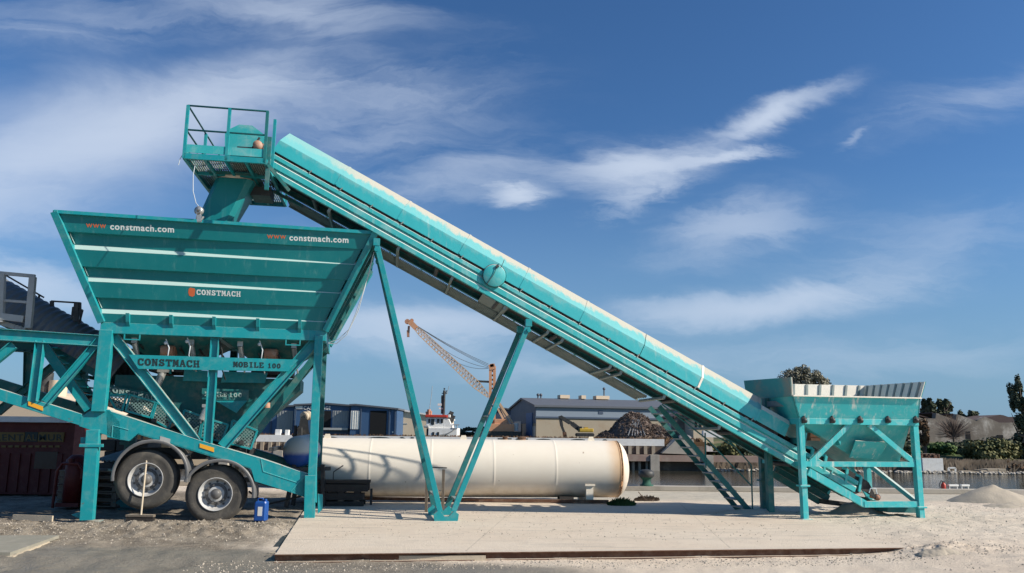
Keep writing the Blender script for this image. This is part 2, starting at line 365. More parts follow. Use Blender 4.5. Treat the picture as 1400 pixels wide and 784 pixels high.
def height(X, Y):
    n1 = fbm(X, Y, 1, .6) - .47; n2 = fbm(X, Y, 9, 4.0) - .47; n3 = fbm(X, Y, 21, 16.0, 3)-.44
    near = -0.035 + n1*.05 + n2*.03 + n3*.012
    by = pA.y + (X-pA.x)*math.tan(beam_th)                      # line of the steel beam
    infront = 1-sst(Y, by-.25, by+.25)
    rise = sst(X, pB.x-2.2, pB.x+.5)
    near = near - infront*.085*(1-rise) + sst(X, pB.x-.6, pB.x+1.2)*.035
    onpad = sst(X, -3.4, -2.6)*sst(Y, by+.1, by+.4)*(1-sst(X+2.2*n1*2+.05*(Y-12), 3.2, 6.2))*(1-sst(Y, 16.3, 17.3))
    near = near*(1-onpad) + (-.05)*onpad + (1-onpad)*sst(X, 2.5, 5.5)*.022*sst(Y, by+.1, by+.4)
    # muddy left side: rutted, with a ridge of rubble
    lx = 1-sst(X, -4.1, -3.4)
    ridge = np.exp(-((Y-12.55-.12*(X+6))**2)/.5)*sst(X, -9.5, -7.2)*(1-sst(X, -4.2, -3.5))
    heap = np.exp(-(((X+4.75)/.95)**2+((Y-12.35)/.42)**2))*.09
    near = near + ridge*(.05+.14*n1+.13*n2+.11*n3) + heap*(1+1.6*n2+1.6*n3) + lx*(n2*.03+n3*.02)
    # small heap at the end of the beam, ruts on the right
    near = near + np.exp(-(((X-pB.x-.25)/.55)**2+((Y-pB.y+.15)/.30)**2))*.10*(1+2*n2+2*n3)
    near = near + sst(X, 5.5, 8)*(1-sst(Y, 17, 19))*(n2*.03+n3*.02)
    # mounds of dust round the tail of the conveyor
    near = near + np.exp(-(((X-5.2)/.9)**2+((Y-15.75)/.3)**2))*.10
    flat = sst(Y, 20.5, 21.8); near = near*(1-flat) + (-.03)*flat
    bed = -3.0
    bank = .55 + 0*X
    # right-hand hillside beyond the river
    hill = sst(X, 14, 26)*(sst(Y, 60, 64)*1.1 + sst(Y, 64, 90)*1.6 - .9) 
    rb_ = sst(X, 13.0, 16.5)
    far = bank*(1-rb_) + rb_*(-1.0+2.1*sst(Y, 61.5, 87)+.25*n1)
    basin = sst(X, -24, -23)*(1-sst(X, -1.5, -.5))*sst(Y, 63.5, 64)*(1-sst(Y, 84, 84.5))
    far = far*(1-basin) + bed*basin
    slope = sst(X, 13.5, 15.5)
    fw = np.where(Y >= FARY, 1.0, 0.0)
    soft = sst(Y, 59.0, 62.5)
    f2 = bed*(1-(fw*(1-slope)+soft*slope)) + far*(fw*(1-slope)+soft*slope)
    return np.where(Y < QY0, near, f2)
def axis(*segs):
    out = []
    for a, b, n in segs: out += list(np.linspace(a, b, n, endpoint=False))
    return out
xs = axis((-3000, -300, 6), (-300, -60, 12), (-60, -14, 46), (-14, 16, 560), (16, 60, 60), (60, 300, 20), (300, 3001, 6)); xs.append(3001)
ys = axis((-3000, -100, 4), (-100, 4, 14), (4, 8, 20), (8, 19, 250), (19, QY0-.02, 24)) + [QY0-.005, QY0+.005] + axis((QY0+.3, 58.5, 12), (58.6, FARY-.01, 6)) + [FARY-.004, FARY+.004] + axis((60.1, 66, 12), (66, 100, 34), (100, 300, 14), (300, 6001, 10)) + [6001]
XX, YY = np.meshgrid(np.array(xs), np.array(ys)); ZZ = height(XX, YY)
nx, ny = len(xs), len(ys)
me = bpy.data.meshes.new('ground'); me.vertices.add(nx*ny); me.vertices.foreach_set('co', np.stack([XX, YY, ZZ], -1).astype(np.float32).ravel())
ii = (np.arange(ny-1)[:, None]*nx + np.arange(nx-1)[None, :]).ravel(); q = np.stack([ii, ii+1, ii+nx+1, ii+nx], -1).astype(np.int32)
me.loops.add(q.size); me.loops.foreach_set('vertex_index', q.ravel()); me.polygons.add(len(q)); me.polygons.foreach_set('loop_start', np.arange(0, q.size, 4, dtype=np.int32)); me.polygons.foreach_set('loop_total', np.full(len(q), 4, np.int32)); me.polygons.foreach_set('use_smooth', np.ones(len(q), bool)); me.update(); me.validate()
ground = bpy.data.objects.new('ground', me); COL.objects.link(ground); ground['kind'] = 'structure'
def ground_material(name, pad=False):
    m_ = bpy.data.materials.new(name); m_.use_nodes = True; N = NT(m_.node_tree); b = m_.node_tree.nodes['Principled BSDF']
    P = N.new('ShaderNodeNewGeometry').outputs['Position']; xyz = N.sep(P); X, Y, Z = xyz
    n_lo = N.noise(P, .35, 5, .6); n_mid = N.noise(P, 2.2, 7, .65); n_hi = N.noise(P, 28, 6, .7); pebble = N.noise(P, 75, 3, .6)
    sand = N.mix(n_mid, (.52, .43, .335), (.70, .595, .475)); sand = N.mix(N.math('MULTIPLY', N.step(n_lo, .4, .62), .6), sand, (.64, .555, .45))
    sand = N.mix(N.math('MULTIPLY', N.step(n_hi, .56, .75), .5), sand, (.34, .29, .235)); sand = N.mix(N.math('MULTIPLY', N.step(pebble, .62, .72), .6), sand, (.68, .62, .53))
    # wind-swept and tyre-swept streaks along the yard
    st = N.noise(N.mapping(P, (.35, 3.2, 1), (0, 0, R(-7))), 1.6, 7, .62)
    sand = N.mix(N.math('MULTIPLY', N.step(st, .52, .7), .42), sand, (.36, .33, .285))
    # damp trodden mud on the left, wet in front
    mud = N.mix(N.step(n_mid, .35, .65), (.145, .12, .092), (.29, .245, .19)); mud = N.mix(N.math('MULTIPLY', N.step(n_hi, .52, .68), .55), mud, (.46, .41, .33)); mud = N.mix(N.math('MULTIPLY', N.step(pebble, .58, .7), .55), mud, (.5, .45, .37))
    wob = N.math('MULTIPLY', N.math('SUBTRACT', N.noise(P, .9, 5, .6), .5), 2.2)
    xw = N.math('ADD', X, wob)
    left = N.math('SUBTRACT', 1.0, N.step(xw, -4.1, -3.2))
    band = N.math('MULTIPLY', left, N.math('SUBTRACT', 1.0, N.step(Y, 19.5, 21.0)))
    if not pad:
        # ground in front of the beam: dust thins out to wet grey to the left and bottom
        yb = N.math('ADD', N.math('MULTIPLY', X, .12), N.math('ADD', Y, N.math('MULTIPLY', wob, .28)))
        wet = N.math('MULTIPLY', N.math('SUBTRACT', 1.0, N.step(yb, 9.75, 10.35)), N.math('SUBTRACT', 1.0, N.step(xw, -.3, 2.2)))
        dirtf = N.math('MAXIMUM', band, wet)
        col = N.mix(dirtf, sand, mud)
        wetness = N.math('MULTIPLY', wet, N.step(n_lo, .3, .55))
        col = N.mix(N.math('MULTIPLY', wetness, .7), col, (.20, .185, .155))
        # algae-tinged strip by the quay, and the far bank
        quay = N.math('MULTIPLY', N.step(Y, 18.2, 19.6), N.step(X, -3, 1)); col = N.mix(N.math('MULTIPLY', quay, .55), col, N.mix(n_mid, (.26, .28, .22), (.46, .43, .36)))
        farm = N.step(Y, 40, 58); col = N.mix(farm, col, N.mix(N.step(n_lo, .4, .6), (.13, .115, .07), (.05, .075, .025)))
        rough = N.math('SUBTRACT', .95, N.math('MULTIPLY', wetness, .5)); N.put(b.inputs['Roughness'], rough)
        bs = .65
    else:
        jx = N.math('ABSOLUTE', N.math('SUBTRACT', N.math('FRACT', N.math('MULTIPLY', N.math('ADD', X, N.math('MULTIPLY', Y, -.12)), .27)), .5)); st2 = N.noise(N.mapping(P, (1.2, 2.0, 1)), 1.1, 8, .7, .8)
        sand = N.mix(N.math('MULTIPLY', N.step(st2, .56, .66), .38), sand, (.40, .345, .28)); sand = N.mix(N.math('MULTIPLY', N.step(N.noise(N.mapping(P, (.5, 2.6, 1), (0, 0, R(-10)), (3, 1, 0)), 1.3, 7, .68, .5), .54, .68), .5), sand, (.44, .385, .315)); sand = N.mix(N.math('MULTIPLY', N.step(N.math('ADD', jx, N.math('MULTIPLY', n_mid, .01)), .009, .005), .5), sand, (.3, .26, .21))
        vr = N.new('ShaderNodeTexVoronoi', feature='DISTANCE_TO_EDGE'); N.put(vr.inputs['Vector'], N.mapping(N.math('MULTIPLY', 1.0, 1.0) if False else P, (.5, .8, 1))); vr.inputs['Scale'].default_value = .8; crk = N.math('MULTIPLY', N.step(vr.outputs['Distance'], .006, .002), N.step(n_mid, .5, .6)); sand = N.mix(N.math('MULTIPLY', crk, .6), sand, (.26, .22, .18))
        col = sand; b.inputs['Roughness'].default_value = .92; bs = .45
    N.put(b.inputs['Base Color'], col); b.inputs['Specular IOR Level'].default_value = .25
    bp = N.new('ShaderNodeBump'); bp.inputs['Strength'].default_value = bs; bp.inputs['Distance'].default_value = .03
    N.put(bp.inputs['Height'], N.math('ADD', N.math('ADD', n_hi, N.math('MULTIPLY', pebble, .5)), N.math('MULTIPLY', n_mid, 1.2))); N.put(b.inputs['Normal'], bp.outputs[0]); return m_
me.materials.append(ground_material('dusty_ground'))
# concrete pad under the conveyor
o_ = MB(); farY = 17.2
pE = pC + (pC-pA).normalized()*(farY-pC.y)/((pC-pA).normalized().y)
poly = [pA, pA+beam_dir*(9.3), Vector((pA.x+9.3, farY+1.2, 0)), pE]
o_.plate([Vector((p.x, p.y, -.10)) for p in poly], (0, 0, .10)); pad = o_.build('concrete_pad', ground_material('dusty_concrete', True)); pad['kind'] = 'structure'
# water
wm = bpy.data.materials.new('river_water'); wm.use_nodes = True; N = NT(wm.node_tree); b = wm.node_tree.nodes['Principled BSDF']
P = N.new('ShaderNodeNewGeometry').outputs['Position']; N.put(b.inputs['Base Color'], (.045, .042, .028)); b.inputs['Roughness'].default_value = .06; b.inputs['IOR'].default_value = 1.33
bp = N.new('ShaderNodeBump'); bp.inputs['Strength'].default_value = .5; bp.inputs['Distance'].default_value = .05; N.put(bp.inputs['Height'], N.noise(N.mapping(P, (1, 2.2, 1)), 1.3, 5, .6)); N.put(b.inputs['Normal'], bp.outputs[0])
o_ = MB().add([(-400, QY0+.02, -1.2), (400, QY0+.02, -1.2), (400, 110, -1.2), (-400, 110, -1.2)], [(0, 1, 2, 3)]); wt = o_.build('river_water', wm); wt['kind'] = 'structure'
# quay edge on our side
o_ = MB().box((-60, QY0-.45, -.02), (90, QY0+.03, .10)); o_.box((-60, QY0+.005, -2.6), (90, QY0+.06, -.03)); k_ = o_.build('quay_kerb', M['conc2']); k_['kind'] = 'structure'
# gravel and rubble: thousands of tiny stones, nobody could count them
def hgt(x, y): return float(height(np.array([x]), np.array([y]))[0])
def stones(n, xf, rmin, rmax, matn, name):
    o_ = MB(); P_ = [xf() for _ in range(n)]; hz = height(np.array([p[0] for p in P_]), np.array([p[1] for p in P_]))
    for (x, y), z in zip(P_, hz):
        if -3.2 < x < 5 and z < -.04 and y > 11.6: z = 0.0
        r = rmin+(rmax-rmin)*random.random()**3; a = random.random()*6.28; vs = []
        for k in range(4): t = a+k*1.57+random.uniform(-.4, .4); q_ = r*random.uniform(.7, 1.2); vs.append((x+q_*math.cos(t), y+q_*math.sin(t), z-.2*r))
        t = random.random()*6.28; vs += [(x+.4*r*math.cos(t), y+.4*r*math.sin(t), z+r*random.uniform(.5, .9)), (x-.4*r*math.cos(t), y-.4*r*math.sin(t), z+r*random.uniform(.4, .9))]
        o_.add(vs, [(0, 1, 4), (1, 2, 4), (2, 5, 4), (2, 3, 5), (3, 0, 5), (0, 4, 5)])
    g = o_.build(name, M[matn]); g['kind'] = 'stuff'; g['label'] = 'loose pale gravel and crushed stone scattered over the yard'; g['category'] = 'gravel'; return g
M['stone'] = mat('pale_stone', (.40, .35, .285), .9, .4, 30, bump=.3)
def gl():
    while True:
        x = random.uniform(-10, -3.2); y = random.gauss(12.6+.12*(x+6), .75)
        if 9.8 < y < 14.6: return x, y
def gr():
    x = random.uniform(5.2, 13); y = random.uniform(9.0, 18); return x, y
def gp(): return random.uniform(-3.0, 6), random.uniform(11.6, 16)
def gf(): x = random.uniform(-4, 9); return x, pA.y+(x-pA.x)*math.tan(beam_th)-random.uniform(.05, .7)
tmp = MB()
stones(16000, lambda: random.choice((gl, gl, gl, gr, gr, gf, gf, gp))(), .004, .021, 'stone', 'gravel')

# ================================================================== MOBILE BATCHING PLANT (left)
g0 = W.z(120, 713, -.02); PF = Frame(g0.x, g0.y, R(12))
p = PF.v
FT = .16           # depth of the truss members
plant = thing('batching_plant', 'teal wheeled batching plant with a wide ribbed aggregate hopper on a truss frame', 'batching plant', PF, (2.2, 1.2, 0))
def L(a, b, w_px, v=0.0, ends=0):
    """truss member: centreline through two photo pixels on plane v, width in px at mid"""
    A, B = p(*a, v), p(*b, v); return A, B
PXM = 1/72.0       # metres per pixel on that plane (about)
def truss(V0, dark=False):
    """one side frame of the chassis, drawn on the photo plane then set at depth V0"""
    def q(px, py): a = p(px, py, 0); return Vector((a.x, V0, a.z))
    o = MB()
    def mem(a, b, w_, d=FT, dv=0): A, B = q(*a), q(*b); A.y += dv; B.y += dv; o.ibar(A, B, w_*PXM, d, .014, chan=False)
    mem((-260, 441), (140, 467), 15)                       # upper chord, left
    o.bar(q(146.5, 452), q(135.5, 563), 16*PXM, FT)             # post A
    mem((55.5, 466), (45, 549), 10.5, FT*.8, .004)
    mem((19, 472), (-90, 560), 11, FT*.75, .008); mem((-38, 460), (-40, 520), 10, FT*.75, .006)
    mem((136, 466), (62, 551), 10, FT*.75, .010)
    # lower chord, left: deep beam
    o.plate([q(-150, 486), q(112, 566.5), q(109, 582), q(-150, 502)], (0, FT*.9, 0))
    # gusset knuckle under post A
    o.plate([q(126, 560), q(150, 560), q(164, 577), q(165, 602), q(108, 583), q(109, 571)], (0, FT+.02, 0))
    # main beam over the wheels, with the raised arches
    o.plate([q(145, 561), q(277, 604), q(357, 627.5), q(421, 649), q(421, 681), q(405, 676), q(348, 658.5), q(343, 641), q(188, 593.5), q(176, 603.5), q(146, 598)], (0, FT*.92, 0))
    o.plate([q(145, 560.5), q(277, 603.5), q(357, 627), q(421, 648.5), q(421, 650.5), q(357, 629), q(277, 605.5), q(145, 562.5)], (0, FT+.07, 0))   # top flange
    o.plate([q(188, 591.5), q(343, 639), q(343.5, 641.5), q(188, 594)], (0, FT+.05, 0))
    # post B and its knee
    o.bar(q(436.2, 460), q(424, 712), 11*PXM, FT)
    o.plate([q(433, 640), q(433, 688), q(398, 672), q(404, 664)], (0, FT-.01, 0))
    
    return o, q, mem
o, q, mem = truss(0.0)
fr = o.build('chassis_frame', M['teal'], plant, bevel=.006)
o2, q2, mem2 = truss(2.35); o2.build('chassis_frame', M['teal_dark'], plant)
# legs: telescoping posts with clamp plates
for V0, mm in ((0, 'teal'), (2.35, 'teal_dark')):
    def qq(px, py): a = p(px, py, 0); return Vector((a.x, V0, a.z))
    lg = MB(); lg.bar(qq(128.5, 588), qq(119.5, 711), 15*PXM, FT); lg.box(qq(108, 714)+Vector((0, -.14, -.01)), qq(136, 714)+Vector((0, FT+.14, .012)))
    lg.box(qq(111, 607)+Vector((0, -.05, 0)), qq(143, 611.5)+Vector((0, -.10-.0, 0))); lg.plate([qq(97, 704), qq(112, 699), qq(110, 710)], (0, .03, 0)); lg.plate([qq(110, 598), qq(117, 598), qq(117, 613), qq(110, 610)], (0, .03, 0))
    lg.build('leg', M[mm], plant, bevel=.005)
    lg = MB(); lg.bar(qq(424.5, 650), qq(423, 711.5), 14*PXM, FT+.02); lg.box(qq(412, 713)+Vector((0, -.06, -.01)), qq(440, 713)+Vector((0, FT+.16, .012)))
    lg.plate([qq(434, 676)+Vector((0, .1, 0)), qq(441, 677)+Vector((0, .1, 0)), qq(441, 697)+Vector((0, .1, 0)), qq(434, 704)+Vector((0, .1, 0))], (0, .03, 0)); lg.build('leg', M[mm], plant, bevel=.005)
# front diagonals, sign beam, post
br = MB()
def pm(a, b, w_, v=-.012, d=FT*.8): A, B = p(*a, 0), p(*b, 0); A.y = B.y = v+d/2; br.ibar(A, B, w_*PXM, d, .014)
for a, b_, w_, v_ in (((153, 459), (268, 606), 13, .02), ((430, 467), (303, 611), 13, .02), ((293.5, 462), (283, 607), 10.5, .012)): br = MB(); pm(a, b_, w_, v_); br.build('brace', M['teal'], plant)
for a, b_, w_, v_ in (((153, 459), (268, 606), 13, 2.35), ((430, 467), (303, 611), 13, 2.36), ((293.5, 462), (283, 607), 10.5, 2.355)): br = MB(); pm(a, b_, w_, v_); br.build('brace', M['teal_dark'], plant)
sb = MB(); sb.plate([p(176, 485, -.02), p(408, 492, -.02), p(394, 508, -.02), p(189, 504.5, -.02)], (0, .05, 0)); signb = sb.build('sign_beam', M['teal'], plant)
def slab_text(o_, txt, a, b, hpx, frame, v, bold=.035, depth=.002, fit=True):
    """text between two photo pixels (baseline) on plane v"""
    A, B = frame.v(*a, v), frame.v(*b, v); up = (frame.v(a[0], a[1]-hpx, v)-A); ex = (B-A).normalized(); ey = up.normalized(); en = ex.cross(ey)
    size = up.length/.70
    t = MB().text(txt, size, (0, 0, 0), (1, 0, 0), (0, 1, 0), (0, 0, 1), depth, bold*size, 'LEFT', space=1.12); wd = max(x[0] for x in t.V); x0 = min(x[0] for x in t.V); k = (B-A).length/(wd-x0)
    o_.add([A+ex*((x[0]-x0)*k)+ey*x[1]+en*(x[2]+depth+.001) for x in t.V], t.F); return o_
def serifs(o_, txt, a, b, hpx, frame, v):
    """slab feet under straight-stemmed capitals"""
slab_text(MB(), 'X', (190, 499), (200, 499), 9, PF, -.021)
GL = {  # slab-serif capitals on a 10 x 10 grid, as filled rectangles / quads
 'C': [[(3,0),(8,0),(9.5,1.5),(9.5,3.2),(7.4,3.2),(7,2),(4,2),(3,3.2),(1.4,1)], [(.3,3),(1.4,1),(3,3.2),(3,6.8),(1.4,9),(.3,7)], [(1.4,9),(3,6.8),(4,8),(7,8),(7.2,6.2),(9.5,6.2),(9.5,10),(8.2,10),(7.6,9.4),(6.5,10),(3,10)]],
 'O': [[(3,0),(7,0),(9,1.5),(6.8,2.3),(3.2,2.3),(1,1.5)], [(1,1.5),(3.2,2.3),(3.2,7.7),(1,8.5),(0,6.5),(0,3.5)], [(3,10),(7,10),(9,8.5),(6.8,7.7),(3.2,7.7),(1,8.5)], [(9,1.5),(6.8,2.3),(6.8,7.7),(9,8.5),(10,6.5),(10,3.5)]],
 'N': [[(0,0),(4,0),(4,1.5),(0,1.5)], [(1,1.5),(3,1.5),(3,8.5),(1,8.5)], [(0,8.5),(3.6,8.5),(3.6,10),(0,10)], [(1.2,10),(3.6,10),(9,0),(6.6,0)], [(7,1),(9,0),(9,8.5),(7,8.5)], [(6,8.5),(10,8.5),(10,10),(6,10)]],
 'S': [[(.3,0),(2.3,0),(2.5,.8),(4,0),(7,0),(9.3,1.6),(9.3,3.6),(7,5.6),(6.8,3.4),(6,2),(3.4,2),(2.4,3.6),(.3,3.6)], [(6.8,3.4),(7,5.6),(3.6,6.4),(.8,6.5),(2.6,4.5)], [(.8,6.5),(3.1,6.4),(3.6,8),(6.2,8),(6.8,6.6),(9,6.6),(9,10),(7.4,10),(7,9.3),(5.5,10),(3,10),(.8,8.6)]],
 'T': [[(0,6.6),(1.6,6.6),(2,8.2),(8,8.2),(8.4,6.6),(10,6.6),(10,10),(0,10)], [(3.8,1.5),(6.2,1.5),(6.2,8.2),(3.8,8.2)], [(2.6,0),(7.4,0),(7.4,1.5),(2.6,1.5)]],
 'M': [[(0,0),(3.6,0),(3.6,1.5),(0,1.5)], [(.8,1.5),(2.7,1.5),(2.7,8.5),(.8,8.5)], [(0,8.5),(3,8.5),(3.2,10),(0,10)], [(2.2,10),(4,10),(6.2,2),(4.4,2)], [(4.4,2),(6.2,2),(8.4,10),(6.6,10)], [(7.3,1.5),(9.4,1.5),(9.4,8.5),(7.3,8.5)], [(6.4,0),(10,0),(10,1.5),(6.4,1.5)], [(7.6,8.5),(10,8.5),(10,10),(7.6,10)]],
 'A': [[(0,0),(3.4,0),(3.4,1.5),(0,1.5)], [(.8,1.5),(2.6,1.5),(5.4,10),(3.6,10)], [(2.8,3),(7.4,3),(6.9,4.6),(3.2,4.6)], [(6.9,1.5),(9.2,1.5),(6.4,10),(4.2,10)], [(6,0),(10,0),(10,1.5),(6,1.5)]],
 'H': [[(0,0),(4.2,0),(4.2,1.5),(0,1.5)], [(1,1.5),(3.2,1.5),(3.2,8.5),(1,8.5)], [(0,8.5),(4.2,8.5),(4.2,10),(0,10)], [(3.2,4.2),(6.8,4.2),(6.8,5.8),(3.2,5.8)], [(5.8,0),(10,0),(10,1.5),(5.8,1.5)], [(6.8,1.5),(9,1.5),(9,8.5),(6.8,8.5)], [(5.8,8.5),(10,8.5),(10,10),(5.8,10)]],
 'B': [[(0,0),(6.5,0),(9,1.2),(6.6,2),(1,2),(0,1.6)], [(1,2),(3.2,2),(3.2,8),(1,8)], [(0,8.4),(1,8),(6.2,8),(8.4,9),(6.5,10),(0,10)], [(3.2,4.4),(7,4.4),(7,5.8),(3.2,5.8)], [(7,2),(9,1.2),(9.6,3),(8.4,5),(7,4.4)], [(6.6,5.8),(8.2,5.4),(9,7),(8.4,9),(6.6,8)]],
 'I': [[(2,0),(8,0),(8,1.5),(2,1.5)], [(3.8,1.5),(6.2,1.5),(6.2,8.5),(3.8,8.5)], [(2,8.5),(8,8.5),(8,10),(2,10)]],
 'L': [[(0,0),(9.4,0),(9.4,3.8),(7.8,3.8),(7,1.6),(0,1.6)], [(1.2,1.6),(3.6,1.6),(3.6,8.5),(1.2,8.5)], [(0,8.5),(5,8.5),(5,10),(0,10)]],
 'E': [[(0,0),(9.4,0),(9.4,3.4),(7.9,3.4),(7.3,1.6),(0,1.6)], [(1.2,1.6),(3.6,1.6),(3.6,8.4),(1.2,8.4)], [(0,8.4),(7.2,8.4),(7.6,6.8),(9.2,6.8),(9.2,10),(0,10)], [(3.6,4.3),(6.4,4.3),(6.4,5.8),(3.6,5.8)]],
 '1': [[(2,0),(8,0),(8,1.5),(2,1.5)], [(3.8,1.5),(6.2,1.5),(6.2,10),(4.6,10),(3.8,9)], [(2,7.6),(3.8,7.6),(3.8,9.2),(2,8.8)]],
}
GL['0'] = [[(x*.86+.7, y) for x, y in g] for g in GL['O']]
def glyphs(o_, txt, a, b, hpx, frame, v, depth=.003, gap=.12):
    A, B = frame.v(*a, v), frame.v(*b, v); ex = B-A; up = frame.v(a[0], a[1]-hpx, v)-A; n = len(txt); wd = 1/(n-gap)
    en = ex.cross(up).normalized()*depth
    for i, ch in enumerate(txt):
        for g in GL.get(ch, []):
            o_.plate([A+ex*(wd*(i+x/10*(1-gap)))+up*(y/10)+en*.4 for x, y in g], en)
    return o_
glyphs(MB(), 'CONSTMACH', (188.5, 499.6), (273, 502.6), 9.6, PF, -.022).build('lettering', M['black'], signb)
glyphs(MB(), 'MOBILE', (319, 502), (361, 503.2), 7.4, PF, -.022).build('lettering', M['black'], signb)
glyphs(MB(), '100', (366, 503.3), (384, 504), 6.6, PF, -.022).build('lettering', M['black'], signb)
for a, b in (((38.5, 549), (58.5, 556)), ((273, 606.5), (292.5, 612.5))):
    MB().plate([p(a[0], a[1], -.014), p(b[0], b[1], -.014), p(b[0], b[1]+6, -.014), p(a[0], a[1]+5.5, -.014)], (0, .01, 0)).build('reflector', M['reflector'], plant)
MB().plate([p(219, 596.5, -.006), p(233, 600.5, -.006), p(232, 608, -.006), p(218.5, 604, -.006)], (0, .004, 0)).build('name_plate', M['grey'], plant)
# weld lines / stiffener edges on the beam
wl = MB()
for a, b in (((154, 582), (176, 588)), ((154, 582), (153, 598)), ((357, 628), (360, 645)), ((360, 645), (406, 660)), ((398, 672), (408, 660)), ((408, 660), (421, 648))): wl.bar(p(*a, -.004), p(*b, -.004), .012, .01)
wl.build('weld_seam', M['teal_dusty'], plant, split=True)
# ---- hopper ring beam
hb = MB(); zt = p(137, 441, 0); 
def ringpt(px, py, v): a = p(px, py, 0); return Vector((a.x, v, a.z))
hz0, hz1 = p(300, 461.5, 0).z, p(300, 447.2, 0).z
uL, uR = p(138, 448, 0).x, p(446, 460, 0).x
VB = 2.35+FT
hb.box((uL, -.035, hz0), (uR, .12, hz1)); hb.box((uL, VB-.12, hz0), (uR, VB+.035, hz1)); hb.box((uL+.001, .121, hz0), (uL+.15, VB-.121, hz1)); hb.box((uR-.15, .121, hz0), (uR-.001, VB-.121, hz1)); hb.box(((uL+uR)/2-.06, .121, hz0), ((uL+uR)/2+.06, VB-.121, hz1))
hb.build('ring_beam', M['teal'], plant, bevel=.005)
gb = MB()
for gx, gy in ((176, 437), (235, 439), (293.5, 441), (353, 443), (410, 446)):
    a = p(gx, gy, -.035); u_ = a.x
    gb.plate([(u_-.03, -.036, hz1-.06), (u_-.03, -.10, hz1+.02), (u_-.03, -.16, hz1+.17), (u_-.03, -.04, hz1+.16)], (.06, 0, 0)) 
gb.build('hopper_bracket', M['teal'], plant, split=True)
# ---- ribbed hopper: flared box with pressed ribs, open on top
VT = -.62                                              # the front rim leans out this far
A_, B_ = p(75, 290, VT), p(513, 318, VT); zT = (A_.z+B_.z)/2+.0; uTL, uTR = A_.x, B_.x
uBL, uBR = uL+.02, uR-.02
slopeV = VT/(zT-hz1)
hop = thing  # keep name free
def face_pt(side, s, t, off):
    """side panels of the flared hopper. s 0..1 along, t 0..1 up, off outward"""
    z = hz1+(zT-hz1)*t; l = uBL+(uTL-uBL)*t; r_ = uBR+(uTR-uBR)*t; f = -.03+(VT+.03)*t; bk = VB+.03-(VT+.03)*t
    if side == 'f': P_ = Vector((l+(r_-l)*s, f, z)); n = Vector((0, -(zT-hz1), -abs(VT+.03))).normalized()
    if side == 'b': P_ = Vector((r_+(l-r_)*s, bk, z)); n = Vector((0, (zT-hz1), -abs(VT+.03))).normalized()
    if side == 'r': P_ = Vector((r_, f+(bk-f)*s, z)); n = Vector((zT-hz1, 0, -(uTR-uBR))).normalized()
    if side == 'l': P_ = Vector((l, bk+(f-bk)*s, z)); n = Vector((-(zT-hz1), 0, -(uBL-uTL))).normalized()
    return P_+n*off
# rib rows measured on the photo at the left edge (y px) -> t
ytop, ybot = 292.0, 441.0
rowsY = [(441, 0), (427.5, 0), (424.5, .055), (423.6, .0551)]
def ty(y): return (ybot-y)/(ybot-ytop)
prof = [(0, .0)]
for led, sof in ((427.3, 407), (383.5, 365), (340, 318.5)):
    # ledge: panel steps inwards going up; soffit: steps outwards going up
    prof += [(ty(led+1.0), .0), (ty(led-4.6), -.085), (ty(sof+2.0), -.085), (ty(sof-1.0), .0)]
prof += [(ty(302), 0), (1.0, 0)]
hp = thing
hopper = MB()
for side in 'fbrl':
    hopper.grid([[face_pt(side, s, t, off) for s in (0, .25, .5, .75, 1)] for t, off in prof])
hopper.grid([[face_pt(sd_, 0, t, -.09) for sd_ in ('f', 'r', 'b', 'l', 'f')] for t in (0, 1)])
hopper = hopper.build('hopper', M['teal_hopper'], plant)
rim = MB()
cs = [face_pt(k, 0, 1, .02)+Vector((0, 0, .0)) for k in 'frbl']
for i in range(4): rim.bar(cs[i], cs[(i+1) % 4], .055, .06, (0, 0, 1))
rim.build('hopper_rim', M['teal'], hopper)
cp = MB()
for a_, b_ in (('f', 'l'), ('r', 'f'), ('b', 'r'), ('l', 'b')):
    lo, hi = face_pt(a_, 0, 0, 0), face_pt(a_, 0, 1, 0); cp.bar(lo, hi, .12, .12, (1, 0, 0))
cp.build('corner_post', M['teal'], hopper, bevel=.005, split=True)
# stiffeners on the sloped right end
rs = MB()
for s in (.12, .37, .62, .87): rs.bar(face_pt('r', s, .02, .05), face_pt('r', s, .97, .05), .06, .09, (0, 1, 0))
rs.build('stiffener', M['teal_dark'], hopper, split=True)
def on_face(txts, a, b, hpx, matn, bold=.012, glyph=False):
    """lettering on the front face of the hopper; a, b are photo pixels of the baseline"""
    def fp(px, py):
        # intersect the pixel ray with the leaning front plane
        o3 = PF.loc((0, 0, EYE)); r_ = ray(px, py); d3 = Vector([r_.dot(k) for k in PF.e]); P0 = face_pt('f', 0, 0, .0012); n = face_pt('f', 0, 0, 1)-face_pt('f', 0, 0, 0)
        return o3+d3*((P0-o3).dot(n)/d3.dot(n))
    A, B = fp(*a), fp(*b); up = fp(a[0], a[1]-hpx)-A; o_ = MB()
    if glyph:
        ex = B-A; n_ = len(txts); gap = .12; wd = 1/(n_-gap); en = ex.cross(up).normalized()*.0008
        for i, ch in enumerate(txts):
            for g in GL.get(ch, []): o_.plate([A+ex*(wd*(i+x/10*(1-gap)))+up*(y/10)+en*.4 for x, y in g], en)
    else:
        size = up.length/.52; t = MB().text(txts, size, (0,0,0), (1,0,0), (0,1,0), (0,0,1), .0004, bold*size, space=1.12); xm = max(x[0] for x in t.V); x0 = min(x[0] for x in t.V); ex = (B-A).normalized(); k = (B-A).length/(xm-x0); ey = up.normalized(); en = ex.cross(ey)
        o_.add([A+ex*((x[0]-x0)*k)+ey*x[1]+en*(x[2]+.0005) for x in t.V], t.F)
    o_.build('lettering', M[matn], hopper); return fp
on_face('www', (117.5, 311), (145, 312.3), 6.0, 'orange', .008); fp_ = on_face('constmach.com', (150.5, 313.8), (238, 318), 6.4, 'white', .028)
